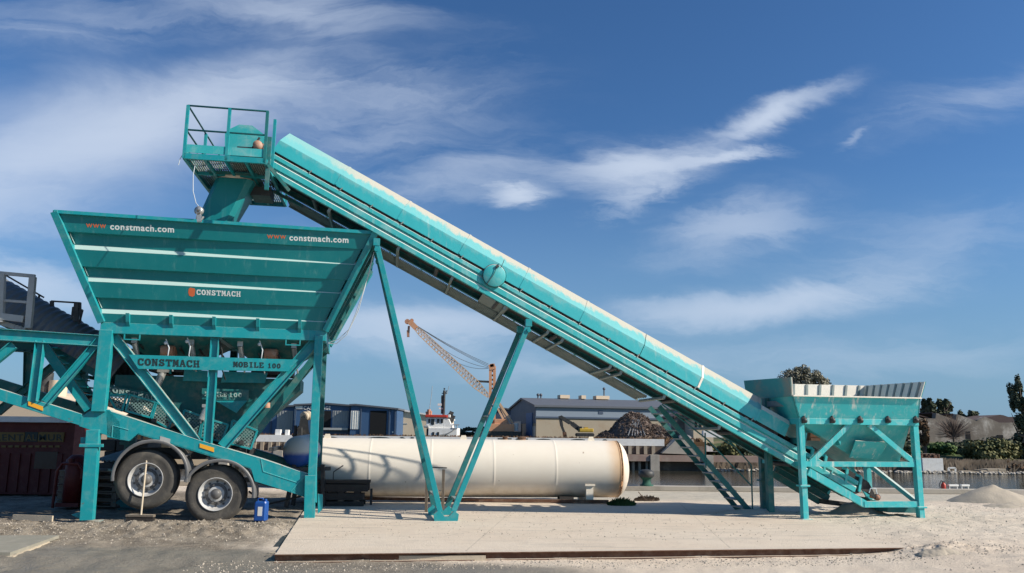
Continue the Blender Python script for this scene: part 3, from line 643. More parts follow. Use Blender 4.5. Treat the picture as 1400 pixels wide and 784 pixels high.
on_face('www', (365, 326), (391, 327), 5.6, 'orange', .008); on_face('constmach.com', (395.5, 328.8), (476.5, 332.2), 6.0, 'white', .028)
on_face('CONSTMACH', (268.5, 403.2), (329, 406.0), 7.2, 'white', glyph=True)
lm = MB(); c_ = [fp_(x, y) for x, y in ((258, 395.5), (260, 393.5), (266, 394.5), (267, 397), (266, 404.5), (263, 406), (258.5, 404.5), (257.4, 400))]; lm.plate(c_, (0, -.0012, 0)); lm.build('emblem', M['orange'], hopper)
# ---- discharge bins under the ring beam
def pyramid(o_, u0, u1, v0, v1, z1, w_, dpt, z0, off=0):
    uc, vc = (u0+u1)/2+off, (v0+v1)/2
    o_.add([(u0, v0, z1), (u1, v0, z1), (u1, v1, z1), (u0, v1, z1), (uc-w_, vc-dpt, z0), (uc+w_, vc-dpt, z0), (uc+w_, vc+dpt, z0), (uc-w_, vc+dpt, z0)], [(0,1,5,4),(1,2,6,5),(2,3,7,6),(3,0,4,7),(4,5,6,7)])
um = (uL+uR)/2
for u0, u1 in ((uL+.18, um-.06), (um+.06, uR-.18)):
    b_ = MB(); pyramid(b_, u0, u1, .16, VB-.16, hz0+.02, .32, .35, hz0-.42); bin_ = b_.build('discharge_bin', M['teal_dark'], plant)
    g_ = MB(); uc = (u0+u1)/2; g_.box((uc-.38, .75, hz0-.62), (uc+.38, 1.8, hz0-.44)); g_.box((uc-.42, .70, hz0-.50), (uc+.42, .745, hz0-.44)); g_.build('gate', M['darksteel'], bin_)
    for du in (-.55, .45):
        c2 = MB(); c2.box((uc+du-.05, .25, hz0-.13), (uc+du+.05, .35, hz0-.02)); c2.cyl((uc+du, .30, hz0-.13), (uc+du+.06, .42, hz0-.48), .05, 10); c2.cyl((uc+du+.06, .42, hz0-.48), (uc+du+.09, .48, hz0-.62), .018, 6); c2.build('air_cylinder', M['steelc'], bin_)
    b3 = MB(); b3.cyl((uc-.1, .42, hz0-.24), (uc+.12, .42, hz0-.24), .10, 12); b3.box((uc-.12, .42, hz0-.36), (uc+.14, .62, hz0-.16)); b3.build('vibrator_motor', M['motor'], bin_)
# hanging frames and valves
for x_ in (180.5, 401):
    a = p(x_, 462, -.02); f_ = MB(); f_.bar((a.x-.13, -.02, hz0), (a.x-.13, -.02, hz0-.10), .02); f_.bar((a.x+.13, -.02, hz0), (a.x+.13, -.02, hz0-.10), .02); f_.bar((a.x-.14, -.02, hz0-.10), (a.x+.14, -.02, hz0-.10), .02); f_.build('hook_frame', M['teal'], plant)
for x_, y0_, y1_ in ((256, 462, 486), (227, 464, 488), (355, 466, 492), (300, 463, 500)):
    a, b2 = p(x_, y0_, .1), p(x_+2, y1_, .1); h_ = MB(); h_.ball(a-Vector((0, 0, .07)), .035, 8, 6); h_.tube([a, a*.5+b2*.5+Vector((.04, 0, 0)), b2, b2+Vector((.05, .3, -.25))], .012, 6); h_.build('air_hose', M['hose'] if x_ != 300 else M['belt'], plant)
# ---- weigh hopper between the frames (it carries the pale lettering)
wz1, wz0 = hz0-.70, p(290, 598, .9).z
wa, wb = p(160, 515, .9).x, p(412, 515, .9).x; wc, wd_ = p(262, 590, .9).x, p(336, 590, .9).x
wh = MB(); wh.add([(wa, .80, wz1), (wb, .80, wz1), (wb, 1.75, wz1), (wa, 1.75, wz1), (wa, .80, wz1-.22), (wb, .80, wz1-.22), (wb, 1.75, wz1-.22), (wa, 1.75, wz1-.22), (wc, .95, wz0), (wd_, .95, wz0), (wd_, 1.6, wz0), (wc, 1.6, wz0)], [(0,1,5,4),(1,2,6,5),(2,3,7,6),(3,0,4,7),(4,5,9,8),(5,6,10,9),(6,7,11,10),(7,4,8,11),(8,9,10,11)])
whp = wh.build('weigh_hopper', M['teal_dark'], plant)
t_ = MB(); t_.plate([p(294, 548, .62), p(338, 548, .62), p(323, 565, .62)], (0, .02, 0)); t_.plate([p(252, 506, .6), p(284, 507, .6), p(283, 522, .6), p(250, 521, .6)], (0, .02, 0)); t_.plate([p(305, 508, .6), p(366, 510, .6), p(362, 524, .6), p(302, 523, .6)], (0, .02, 0)); t_.plate([p(222, 506, .6), p(234, 506, .6), p(234, 512, .6)], (0, .02, 0)); t_.build('bracket_plate', M['teal'], whp)
def dullglyph(txt, a, b, h_, v): 
    glyphs(MB(), txt, a, b, h_, PF, v).build('lettering', M['pale_letter'], whp)
dullglyph('MOBILE', (280, 541.5), (310, 542.8), 6, .60); dullglyph('100', (313, 543), (331, 543.6), 6, .60)
MB().plate([p(276, 531, .63), p(340, 533, .63), p(340, 548, .63), p(276, 546, .63)], (0, .02, 0)).build('sign_strip', M['teal_dark'], whp)
MB().plate([p(140, 525, .70), p(226, 541, .70), p(226, 554, .70), p(140, 539, .70)], (0, .02, 0)).build('sign_strip', M['teal_dark'], plant)
glyphs(MB(), 'CONSTMACH', (145, 535), (222, 550), 7, PF, .69).build('lettering', M['pale_letter'], plant)
for a, b2 in (((223, 508), (213, 531)), ((284, 556), (276, 574))):
    A2, B2 = p(*a, .35), p(*b2, .35); cc = MB(); cc.cyl(A2, B2, .07, 12); cc.box(A2-Vector((.09, .07, .02)), A2+Vector((.09, .07, .04))); cc.cyl(B2, B2+(B2-A2)*.25, .02, 8); cc.build('air_cylinder', M['steelc'], plant)
# ---- weighing belt with mesh guards along the bottom
wbm = MB(); A2, B2 = p(120, 540, 1.2), p(345, 618, 1.2); wbm.bar(A2, B2, .10, 1.0); wbm.build('weighing_belt', M['belt'], plant)
MESHM = bpy.data.materials.new('mesh_guard'); MESHM.use_nodes = True; N = NT(MESHM.node_tree); b = MESHM.node_tree.nodes['Principled BSDF']; N.put(b.inputs['Base Color'], (.12, .20, .19)); b.inputs['Roughness'].default_value = .6
ocn = N.new('ShaderNodeTexCoord').outputs['Object']; X_, Y_, Z_ = N.sep(N.mapping(ocn, (1, 1, 1), (0, R(45), 0)))
fr1 = N.math('GREATER_THAN', N.math('FRACT', N.math('MULTIPLY', X_, 22)), .62); fr2 = N.math('GREATER_THAN', N.math('FRACT', N.math('MULTIPLY', Z_, 22)), .62); N.put(b.inputs['Alpha'], N.math('MAXIMUM', fr1, fr2))
for pts in ([(148, 541), (174, 539), (167, 562), (158, 559)], [(178, 540), (213, 550), (206, 571), (172, 562)], [(214, 551), (240, 559), (231, 586), (208, 573)], [(252, 561), (278, 570), (272, 596), (247, 589)], [(278, 571), (312, 581), (303, 604), (274, 598)], [(318, 575), (352, 589), (343, 614), (312, 606)]):
    g_ = MB(); P4 = [p(x, y, .42) for x, y in pts]
    for i in range(4): g_.bar(P4[i], P4[(i+1) % 4], .035, .03)
    gg = g_.build('mesh_guard', M['teal'], plant); MB().plate(P4, (0, .006, 0)).build('wire_mesh', MESHM, gg)
# assorted sheltered mechanism: cross tubes, pipes
mech = MB()
for i in range(9):
    a = p(165+i*27, 470+i*2, .4); mech.tube([a, a+Vector((.05, .5, -.15)), a+Vector((.1, 1.6, -.1))], .022, 6)
for i in range(5):
    a = p(210+i*40, 575+i*10, .3); mech.bar(a, a+Vector((.0, 1.9, 0)), .07)
mech.build('pipework', M['darksteel'], plant, split=True)
# slanting strut and white cylinder near post B
st = MB(); st.bar(p(444, 470, .5), p(345, 600, .5), 9*PXM, .08); st.build('brace', M['teal_dark'], plant)
st = MB(); st.tube([p(428, 476, .2), p(419, 486, .2), p(412, 492, .2)], .018, 6); st.cyl(p(413, 492, .25), p(375, 535, .25), .028, 8); st.build('hydraulic_ram', M['steelc'], plant)
MB().cyl(p(365, 551, .2), p(365, 558, .2), .06, 10).build('warning_lamp', M['motor'], plant)
# ---- axles, wheels, mudguards
def wheel(cx, cy, V0, pr=plant, full=True):
    c = p(cx, cy, V0); r = 38*PXM*1.005; wdt = .36; c = Vector((c.x, V0, c.z))
    ty_ = MB(); prof_ = [(0, .29), (.01, .33), (-.012, .40), (-.018, .47), (.01, r-.03), (.03, r-.004), (.05, r)]
    for k in range(5): a = .05+(wdt-.1)*k/5; prof_ += [(a, r), (a+.045, r), (a+.047, r-.014), (a+.052, r-.014)]
    prof_ += [(wdt-.05, r), (wdt-.01, r-.03), (wdt+.018, .47), (wdt, .29)]
    ty_.lathe(prof_, c, (0, 1, 0), 56)
    
    rm = MB(); rm.lathe([(-.012, .302), (-.018, .292), (-.002, .284), (.02, .276), (.10, .262), (.13, .24), (.135, .19), (.10, .165), (.075, .12), (.07, .0)], c, (0, 1, 0), 48); rim_ = rm
    hb_ = MB(); hb_.lathe([(.09, .20), (.085, .10), (.0, .082), (-.025, .06), (-.03, 0)], c, (0, 1, 0), 24)
    for k in range(10):
        t = k*math.pi/5; hb_.cyl((c.x+.165*math.cos(t), c.y+.05, c.z+.165*math.sin(t)), (c.x+.165*math.cos(t), c.y+.115, c.z+.165*math.sin(t)), .018, 8)
    for k in range(10):
        t = (k+.5)*math.pi/5; hb_.cyl((c.x+.225*math.cos(t), c.y+.122, c.z+.225*math.sin(t)), (c.x+.225*math.cos(t), c.y+.14, c.z+.225*math.sin(t)), .022, 8)
    wh_ = ty_.build('wheel', M['tyre'], pr); rr = rim_.build('rim', M['rim'], wh_); hb_.build('hub', M['hub'], wh_); return c, r
for V0 in (.10, 2.0):
    for cx, cy in ((198.9, 656), (294.5, 676)): c, r = wheel(cx, cy, V0)
ax_ = MB()
for cx, cy in ((198.9, 656), (294.5, 676)): a = p(cx, cy, .10); ax_.cyl((a.x, .2, a.z), (a.x, 2.3, a.z), .09, 12); ax_.box((a.x-.45, .5, a.z+.10), (a.x+.45, .62, a.z+.2)); ax_.box((a.x-.45, 1.85, a.z+.10), (a.x+.45, 1.97, a.z+.2))
ax_.box((p(170, 640, .5).x, .50, p(200, 628, .5).z), (p(335, 640, .5).x, .62, p(200, 612, .5).z)); ax_.build('axle', M['darksteel'], plant)
for (cx, cy), (a0, a1) in (((205.5, 651), (188, -10)), ((298, 677), (158, -5))):
    c = p(cx, cy, 0); rr = 46.5*PXM; f_ = MB()
    def arc(rad, v, n=26): return [(c.x+rad*math.cos(R(a0+(a1-a0)*k/n)), v, c.z+rad*math.sin(R(a0+(a1-a0)*k/n))) for k in range(n+1)]
    prof2 = [(rr-.045, -.02), (rr-.012, -.035), (rr+.006, -.02), (rr+.004, .02), (rr+.018, .05), (rr+.018, .44), (rr-.04, .47)]
    f_.grid([arc(a, b) for a, b in prof2], True); f_.grid([arc(a-.008, b+.004) for a, b in prof2], True); ff = f_.build('mudguard', M['fender'], plant)
    bl = MB()
    for t in (a0-12 if a0 < 180 else 172, 108, 32): bl.cyl((c.x+(rr+.0)*math.cos(R(t)), .06, c.z+(rr+.0)*math.sin(R(t))), (c.x+(rr+.09)*math.cos(R(t)), .10, c.z+(rr+.09)*math.sin(R(t))), .022, 8)
    bl.build('bracket', M['hub'], ff, split=True)
# ---- covered conveyor climbing to the left, corrugated hood
HF = 1.35
hA, hB = p(165, 520, HF), p(-130, 357, HF); dl = (hB-hA); Ln = dl.length; dl.normalize(); nn = Vector((-dl.z, 0, dl.x)); nn = nn if nn.z > 0 else -nn
cv = MB(); rows = []; nst = int(Ln/.022)
for i in range(nst+1):
    a = hA+dl*(Ln*i/nst); ph = .5+.5*math.sin(2*math.pi*(Ln*i/nst)/.125); rad = .60+.028*ph
    rows.append([a+nn*(rad*math.sin(t))*1.0+Vector((0, -rad*math.cos(t), 0)) for t in [math.pi*k/20 for k in range(21)]])
cv.grid(rows, True); cover = cv.build('corrugated_hood', mat('hood_sheet', (.15, .16, .165), .45, .15, 6, dust=(.2, .19, .17), dust_amt=.3), plant)
tr_ = MB(); tr_.bar(hA-nn*.06+Vector((0, -.55, 0)), hB-nn*.06+Vector((0, -.55, 0)), .14, .06); tr_.bar(hA-nn*.06+Vector((0, .55, 0)), hB-nn*.06+Vector((0, .55, 0)), .14, .06)
tr_.bar(hA-nn*.10, hB-nn*.10, .03, .9); k0 = int(Ln/.9)
for i in range(k0): a = hA+dl*(.4+.9*i)-nn*.2; tr_.bar(a+Vector((0, -.5, 0)), a+Vector((0, .5, 0)), .06)
tr_.build('belt_frame', M['teal_dark'], plant)
# teal stair stringer with treads crossing the left bay
sa = MB(); A2, B2 = p(60, 474, .5), p(122, 560, .5); sa.bar(A2, B2, .17, .05); A3, B3 = A2+Vector((0, .6, 0)), B2+Vector((0, .6, 0)); sa.bar(A3, B3, .17, .05)
for k in range(8): t = (k+.5)/8; c = A2.lerp(B2, t)+Vector((.05, 0, .06)); sa.box(c+Vector((-.12, .03, -.012)), c+Vector((.12, .57, .012)))
sa.build('stair', M['teal'], plant)
# pale railing and deck at the far left, small dark gate on the hood
gr_ = MB(); v_ = .35
def pb(a, b, w_): gr_.bar(p(*a, v_), p(*b, v_), w_, w_)
pb((-60, 368), (48, 378), .06); pb((3, 374), (1, 441), .10); pb((45, 379), (39, 449), .10); pb((4, 411), (42, 414), .045); pb((-60, 405), (4, 411), .045); pb((1, 433), (33, 437), .12)
gr_.build('guardrail', M['grey'], plant)
dk = MB()
for k in range(9): a = p(-4+k*4.6, 438+k*1.4, v_+.05); dk.box(a+Vector((-.05, 0, -.06)), a+Vector((.02, .9, .02)))
dk.build('deck', M['grey'], plant)
gt = MB(); v_ = .9
for a, b2, w_ in (((70, 412), (110, 414.5), .03), ((71, 412), (71, 419), .06), ((110, 414), (110, 442), .03), ((105, 414), (104, 440), .08), ((100, 420), (98, 437), .03), ((100, 420), (113, 424), .02), ((113, 424), (108, 444), .03), ((0, 372), (60, 407), .03), ((54, 403), (53, 408), .03)): gt.bar(p(*a, v_), p(*b2, v_), w_, w_)
gt.build('hood_railing', M['darksteel'], plant)
# loose cable hanging off the hopper corner
def sag(a, b, drop, n=16): return [Vector(a).lerp(Vector(b), i/n)+Vector((0, 0, -drop*4*(i/n)*(1-i/n))) for i in range(n+1)]
cb = MB(); cb.tube([p(511, 345, -.4), p(505, 372, -.35), p(497, 400, -.3), p(490, 425, -.2), p(478, 450, -.1), p(463, 464, -.05), p(449, 469, 0)], .008, 6); cb.tube([p(510, 348, -.4), p(503, 378, -.35), p(495, 404, -.3), p(486, 430, -.2), p(474, 458, -.1), p(460, 470, -.05), p(449, 470, 0)], .008, 6)
cb.build('hanging_cable', M['hose'], plant)
cb = MB(); cb.tube([p(340, 672, .6), p(365, 690, .6), p(395, 683, .5), p(420, 676, .3)], .02, 6); cb.tube([p(352, 660, .6), p(380, 668, .6), p(405, 668, .5)], .014, 6); cb.build('air_hose', M['belt'], plant)

# ================================================================== FEED BIN (right) and the long conveyor
g0 = W.z(1101, 710.5, 0); CF = Frame(g0.x, g0.y, R(9))
c_ = CF.v
VD = 1.62
zb = c_(1097, 576, 0).z                 # centre of the ring beam
uA, uB = c_(1099, 640, 0).x, c_(1256.5, 640, 0).x
feed = thing('feed_bin', 'dusty teal loading bin on four posts at the foot of the conveyor', 'feed bin', CF, ((uA+uB)/2, VD/2, 0))
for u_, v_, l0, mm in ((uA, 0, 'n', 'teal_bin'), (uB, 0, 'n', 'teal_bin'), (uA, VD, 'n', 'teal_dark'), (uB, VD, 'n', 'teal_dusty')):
    lg = MB(); lg.bar((u_, v_+.06, -.03), (u_, v_+.06, zb+.06), .115, .12)
    lg.box((u_-.10, v_-.03, .20 if u_ == uB else .62), (u_+.10, v_+.15, .235 if u_ == uB else .655)); lg.box((u_-.11, v_-.05, -.02), (u_+.11, v_+.17, .01))
    lg.build('leg', M[mm], feed, bevel=.006)
def fb(name, a, b, w_, d_=.08, mm='teal_bin', v=0.02): MB().bar(Vector((a[0], v+d_/2, a[1])), Vector((b[0], v+d_/2, b[1])), w_, d_).build(name, M[mm], feed)
def uz(x, y): a = c_(x, y, 0); return (a.x, a.z)
mz = uz(1170, 635)[1]; bz = uz(1215, 690)[1]
for v_, mm in ((.02, 'teal_bin'), (VD, 'teal_dusty')):
    fb('cross_beam', (uA+.058, mz), (uB-.058, mz), .10, .07, mm, v_)
    fb('brace', (uz(1164, 582)[0], zb-.04), (uz(1110, 632)[0], mz+.03), .10, .06, mm, v_+.004); fb('brace', (uz(1189, 582)[0], zb-.04), (uz(1252, 634)[0], mz+.03), .10, .06, mm, v_+.004)
fb('cross_beam', (uz(1183, 690)[0], bz), (uB-.058, bz), .115, .10, 'teal_bin', .02)
fb('brace', (uB-.05, bz+.03), (uz(1228, 641)[0], mz-.05), .08, .06, 'teal_dusty', VD+.004); fb('brace', (uz(1195, 690)[0], bz+.03), (uz(1216, 641)[0], mz-.05), .08, .06, 'teal_dusty', VD+.006)
for u_ in (uA, uB):
    mm = 'teal_bin'; MB().bar((u_, .121, mz), (u_, VD-.001, mz), .10, .07, (1, 0, 0)).build('cross_beam', M['teal_dusty'], feed)
MB().bar((uA, .121, mz+.45), (uA, .9, mz+.45), .12, .07, (1, 0, 0)).build('cross_beam', M['teal_dark'], feed)
MB().bar((uB, .13, .30), (uB, VD, mz-.06), .09, .06, (1, 0, 0)).build('brace', M['teal_dusty'], feed); MB().bar((uB, .13, mz+.05), (uB, VD, zb-.04), .09, .06, (1, 0, 0)).build('brace', M['teal_dusty'], feed)
rb_ = MB(); e_ = .06
rb_.box((uA-e_, -.015, zb-.06), (uB+e_, .10, zb+.06)); rb_.box((uA-e_, VD+.02, zb-.06), (uB+e_, VD+.135, zb+.06)); rb_.box((uA-e_, .101, zb-.06), (uA+e_, VD+.019, zb+.06)); rb_.box((uB-e_, .101, zb-.06), (uB+e_, VD+.019, zb+.06)); rb_.build('ring_beam', M['teal_bin'], feed, bevel=.005)
# flared lower sides
fz = c_(1083, 542, -.16).z; uf0 = c_(1083.5, 542, -.16).x; uf1 = c_(1258.5, 544, -.16).x; bz_ = VD+.10
lo = [(uA-.06, -.012, zb+.062), (uB+.06, -.012, zb+.062), (uB+.06, VD+.13, zb+.062), (uA-.06, VD+.13, zb+.062)]; hi = [(uf0, -.16, fz), (uf1, -.16, fz), (uf1, bz_, fz), (uf0, bz_, fz)]
def shell(pts, th): return MB().plate(pts, th)
for i, (nm, th) in enumerate((('front_panel', (0, .03, 0)), ('side_panel', (-.03, 0, 0)), ('back_panel', (0, -.03, 0)), ('side_panel', (.03, 0, 0)))):
    j = (i+1) % 4; shell([lo[i], lo[j], hi[j], hi[i]], th).build(nm, M['teal_bin' if i < 2 else 'teal_dusty'], feed)
# raised walls on three sides (outer teal skin, dusty liner with ribs inside)
zt0 = c_(1083, 516, -.16).z; ztb = c_(1190, 527.5, bz_).z; ztr = c_(1266, 522, -.2).z
uR2 = c_(1267, 522, -.2).x
def wall(pts, th_out, th_in, ribs, nv):
    w_ = shell(pts, th_out).build('wall_extension', M['teal_wall'], feed)
    P_ = [Vector(x) for x in pts]; t = Vector(th_in); li = MB(); e = .02; li.plate([x+t*.2 for x in P_], t); li.build('liner', M['dusty_in'], w_); rb = MB()
    for k in range(ribs):
        f = (k+.5)/ribs; a, b = P_[0].lerp(P_[1], f)+t*1.25, P_[3].lerp(P_[2], f)+t*1.25; rb.bar(a, b-(b-a)*.02, .05, .05, nv)
    rb.build('rib', M['grating'], w_, split=True); return w_
wall([hi[3], hi[2], (uR2-.02, bz_+.05, ztb), (uf0, bz_+.05, ztb)], (0, .02, 0), (0, -.012, 0), 9, (0, 1, 0))
wall([hi[1], hi[2], (uR2-.02, bz_+.05, ztb), (uR2, -.16, ztr)], (.02, 0, 0), (-.012, 0, 0), 8, (1, 0, 0))
wall([(uf0-.002, -.16, fz), (uf0-.002, bz_, fz), (uf0-.03, bz_+.05, ztb+.05), (uf0-.002, -.16, zt0)], (-.02, 0, 0), (.012, 0, 0), 4, (1, 0, 0))
# top edge angle of the front rim (dusted white)
MB().bar((uf0, -.165, fz+.012), (uf1, -.165, fz+.012), .025, .07).build('rim', M['dusty_in'], feed)
for x_ in (1099, 1137.5, 1175.5, 1213.5, 1251.5):
    a = c_(x_, 572.5, -.03); k_ = MB(); k_.lathe([(-.02, .0), (-.02, .055), (.03, .055), (.05, .03), (.10, .022), (.10, 0)], (a.x, -.05, a.z-.05), (0, .15, 1), 10); k_.box((a.x-.045, -.06, a.z-.09), (a.x+.045, -.016, a.z+.02)); k_.build('bolt', M['darksteel'], feed)
# hopper pyramid below
pz0 = c_(1190, 640, .9).z; pc0 = c_(1182, 640, .9).x; pc1 = c_(1225, 640, .9).x
pb_ = MB(); pb_.add([(uA+.06, .10, zb-.055), (uB-.06, .10, zb-.055), (uB-.06, VD+.02, zb-.055), (uA+.06, VD+.02, zb-.055), (pc0-.25, .60, pz0+.1), (pc1-.15, .60, pz0+.1), (pc1-.15, 1.45, pz0+.1), (pc0-.25, 1.45, pz0+.1)], [(0,1,5,4),(1,2,6,5),(2,3,7,6),(3,0,4,7)]); pyr = pb_.build('discharge_funnel', M['teal_dusty'], feed)
MB().plate([c_(1170, 603, .12), c_(1215, 605, .12), c_(1201, 628, .40), c_(1161, 626, .40)], (0, .02, .01)).build('wear_plate', M['teal_bin'], pyr)
MB().plate([c_(1146, 602, .2), c_(1150, 602, .2), c_(1149, 609, .2)], (0, .3, 0)).build('gusset', M['teal_dusty'], pyr)
k_ = MB(); a = c_(1111, 592, .5); k_.cyl(a-Vector((.12, 0, 0)), a+Vector((.12, 0, 0)), .13, 12); k_.ball(a+Vector((.12, 0, 0)), (.08, .12, .12)); k_.box(a+Vector((-.1, -.1, -.16)), a+Vector((.1, .3, -.1))); k_.build('vibrator_motor', M['motor'], feed)

# ---- inclined belt conveyor
V1, V2, V3 = .26, 1.16, 1.80            # near face, far face, outer edge of the walkway
bL, bR = c_(376, 241.8, V1), c_(934, 553.0, V1)
dr = (bR-bL).normalized(); nr = Vector((-dr.z, 0, dr.x)); nr = nr if nr.z > 0 else -nr
Lc = (bR-bL).length
def K(s, n, v): """point on the conveyor: s metres down the slope from its head, n above the bottom edge, v depth"""; return bL+dr*s+nr*n+Vector((0, v-V1, 0))
def s_of(px, py, v=V1): a = c_(px, py, v); return (a-bL).dot(dr)
conv = thing('belt_conveyor', 'long teal inclined belt conveyor with dusty hexagonal covers rising from right to upper left', 'belt conveyor', CF, (-1.3-g0.x+ .0, 1, 0))
sEnd = s_of(1187, 688, V1)
def extr(prof_, s0, s1, o=None):
    o = o or MB(); n = len(prof_); o.grid([[K(s0, a, b) for b, a in prof_], [K(s1, a, b) for b, a in prof_]]); return o
def beam_prof(v, sg):
    f = lambda d: v+sg*d
    return [(a_, b_*1.06) for a_, b_ in [(f(.09), .012), (f(.09), 0), (f(0), 0), (f(0), .075), (f(.042), .112), (f(.042), .128), (f(-.004), .134), (f(0), .228), (f(.042), .264), (f(.042), .280), (f(-.004), .286), (f(.0), .352), (f(.02), .362), (f(.06), .362), (f(.06), .35), (f(.02), .35)]]
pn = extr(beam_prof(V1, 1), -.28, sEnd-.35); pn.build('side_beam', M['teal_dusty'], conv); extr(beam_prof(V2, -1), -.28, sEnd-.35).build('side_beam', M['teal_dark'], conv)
# tail frame end: open frame where the belt drops to the tail pulley
for v_ in (V1-.004, V2+.004):
    MB().bar(K(sEnd-.95, .30, v_), K(sEnd-.95, .08, v_), .03, .02).build('end_plate', M['teal_dusty'], conv)
# lower chord of the feed frame that carries the tail (front and back)
for v_, mm in ((.03, 'teal_bin'), (1.30, 'teal_dark')):
    a0_ = c_(1106, 645, .03); a1_ = c_(1184, 690, .03); MB().bar((a0_.x, v_+.04, a0_.z), (a1_.x, v_+.04, a1_.z), .14, .08).build('tail_beam', M[mm], feed)
MB().bar(c_(1052, 646, V2), c_(1120, 686, V2), .12, .08).build('tail_beam', M['teal_dark'], feed); MB().bar(c_(1118, 685, V2), c_(1180, 693, V2), .10, .08).build('tail_beam', M['darksteel'], feed)
a = c_(1047, 545, .85); b = c_(1047.5, 703, .85)
MB().bar((a.x, .85, -.04), (a.x, .85, a.z), .12, .12).build('support_post', M['teal_dark'], conv); MB().bar((a.x, .85, a.z-.12), (uA-.06, .06, a.z-.13), .11, .06).build('cross_beam', M['grating'], conv)
# belt: carrying run inside, return run below
bt = MB(); bt.grid([[K(s, .50-.10*math.sin(math.pi*k/6), V1+.12+(V2-V1-.24)*k/6) for k in range(7)] for s in (-.2, sEnd-.1)]); bt.grid([[K(s, .48-.10*math.sin(math.pi*k/6), V1+.12+(V2-V1-.24)*k/6) for k in range(7)] for s in (-.2, sEnd-.1)])
bt.plate([K(-.2, .10, V1+.12), K(sEnd-.1, .10, V1+.12), K(sEnd-.1, .10, V2-.12), K(-.2, .10, V2-.12)], nr*.012)
bt.build('belt', M['belt'], conv)
# skirt / pan between the beams, hides the inside
extr([(V1+.05, .30), (V2-.05, .30)], -.2, sEnd-1.2).build('pan', M['darksteel'], conv)
# black strip filling the gap between beam and cover
MB().plate([K(-.28, .38, V1+.035), K(s_of(1062, 600), .38, V1+.035), K(s_of(1062, 600), .47, V1+.035), K(-.28, .47, V1+.035)], (0, .01, 0)).build('black_strip', M['belt'], conv)
# covers
sc1 = s_of(1033, 578)
cprof = [(V1, .44), (V1+.015, .675), (V1+.28, .965), (V2-.28, .965), (V2-.015, .675), (V2, .44)]
COVM = bpy.data.materials.new('dusty_cover'); COVM.use_nodes = True; N = NT(COVM.node_tree); b = COVM.node_tree.nodes['Principled BSDF']
oc = N.new('ShaderNodeTexCoord').outputs['Object']; ox, oy, oz = N.sep(oc)
tealc = N.mix(N.noise(oc, 1.5, 5, .6), (.025, .35, .38), (.04, .42, .45))
basev = BASE[conv.name][0]; c0 = (K(0, 0, V1)-basev)
nh = N.math('ADD', N.math('MULTIPLY', N.math('SUBTRACT', ox, c0.x), nr.x), N.math('MULTIPLY', N.math('SUBTRACT', oz, c0.z), nr.z))      # height above the beam's bottom edge: dust settles on top
al = N.math('ADD', N.math('MULTIPLY', N.math('SUBTRACT', ox, c0.x), dr.x), N.math('MULTIPLY', N.math('SUBTRACT', oz, c0.z), dr.z))
strk = N.noise(N.mapping(N.comb(ox, oy, oz), (11, 2, 1.1)), 1.0, 6, .65); cloudn = N.noise(oc, 2.6, 8, .7)
edge = N.math('ADD', nh, N.math('MULTIPLY', N.math('SUBTRACT', cloudn, .5), .42)); edge = N.math('ADD', edge, N.math('MULTIPLY', N.math('SUBTRACT', strk, .5), .22))
thin = N.mix(N.math('MULTIPLY', N.step(edge, .56, .72), .75), tealc, (.16, .41, .41))
thick = N.mix(N.math('MULTIPLY', N.step(edge, .78, .88), .9), thin, (.47, .425, .345))
patch = N.step(N.noise(oc, 1.1, 3, .5), .62, .68); headfade = N.step(al, .2, 1.6)
thick = N.mix(N.math('MULTIPLY', N.math('SUBTRACT', 1.0, headfade), .8), thick, thin)
drips = N.math('MULTIPLY', N.step(strk, .56, .70), N.math('MULTIPLY', N.step(N.noise(oc, .9, 2), .5, .62), .5)); thick = N.mix(drips, thick, (.34, .48, .45))
bpc = N.new('ShaderNodeBump'); bpc.inputs['Strength'].default_value = .35; bpc.inputs['Distance'].default_value = .03; N.put(bpc.inputs['Height'], N.math('ADD', N.noise(oc, 2.2, 2), N.math('MULTIPLY', N.noise(oc, 30, 4), .15))); N.put(b.inputs['Normal'], bpc.outputs[0])
N.put(b.inputs['Base Color'], thick); N.put(b.inputs['Roughness'], N.math('ADD', .42, N.math('MULTIPLY', N.step(edge, .6, .75), .5)))
ncov = 8
for i in range(ncov):
    s0, s1 = -.30+(sc1+.30)*i/ncov, -.30+(sc1+.30)*(i+1)/ncov-.012
    cvp = extr(cprof, s0, s1); cvp.grid([[K(s, a_*1.0-.012, b_) for b_, a_ in cprof] for s in (s0, s1)])
    cvp.add([K(s0, a_, b_) for b_, a_ in cprof], [tuple(range(6))]) if i == 0 else None
    cvp.build('cover_panel', COVM, conv)
    if i in (5,): continue
    sm = MB(); sp = [(b_, a_+.006) for b_, a_ in cprof]; sp = [(V1-.007, .445)]+[(cprof[1][0]-.006, cprof[1][1])]+[(V1+.276, .973), (V2-.276, .973)]; extr(sp, s1-.022, s1+.022, sm); sm.build('cover_joint', COVM if i not in (6,) else M['dusty_in'], conv)
for i in range(2*ncov):                                     # small catches along the cover edge
    s0 = .5+(sc1-.6)*i/(2*ncov-1); l_ = MB(); l_.box((0, 0, 0), (0, 0, 0)); l_ = MB(); l_.bar(K(s0, .385, V1-.006), K(s0+.02, .455, V1-.006), .018, .012); l_.bar(K(s0-.14, .385, V1+.02), K(s0-.06, .395, V1+.02), .02, .012); l_.build('latch', M['grating'], conv)
# skirt cover that runs in under the bin
sk = s_of(1072, 600)
skp = [(V1+.0, .415), (V1+.01, .70), (V1+.20, .86)]; extr([(V1, .44), (V1+.015, .70), (V1+.10, .80), (V2-.10, .80), (V2-.015, .70), (V2, .44)], sc1+.004, sk).build('cover_panel', M['teal_dusty'], conv)
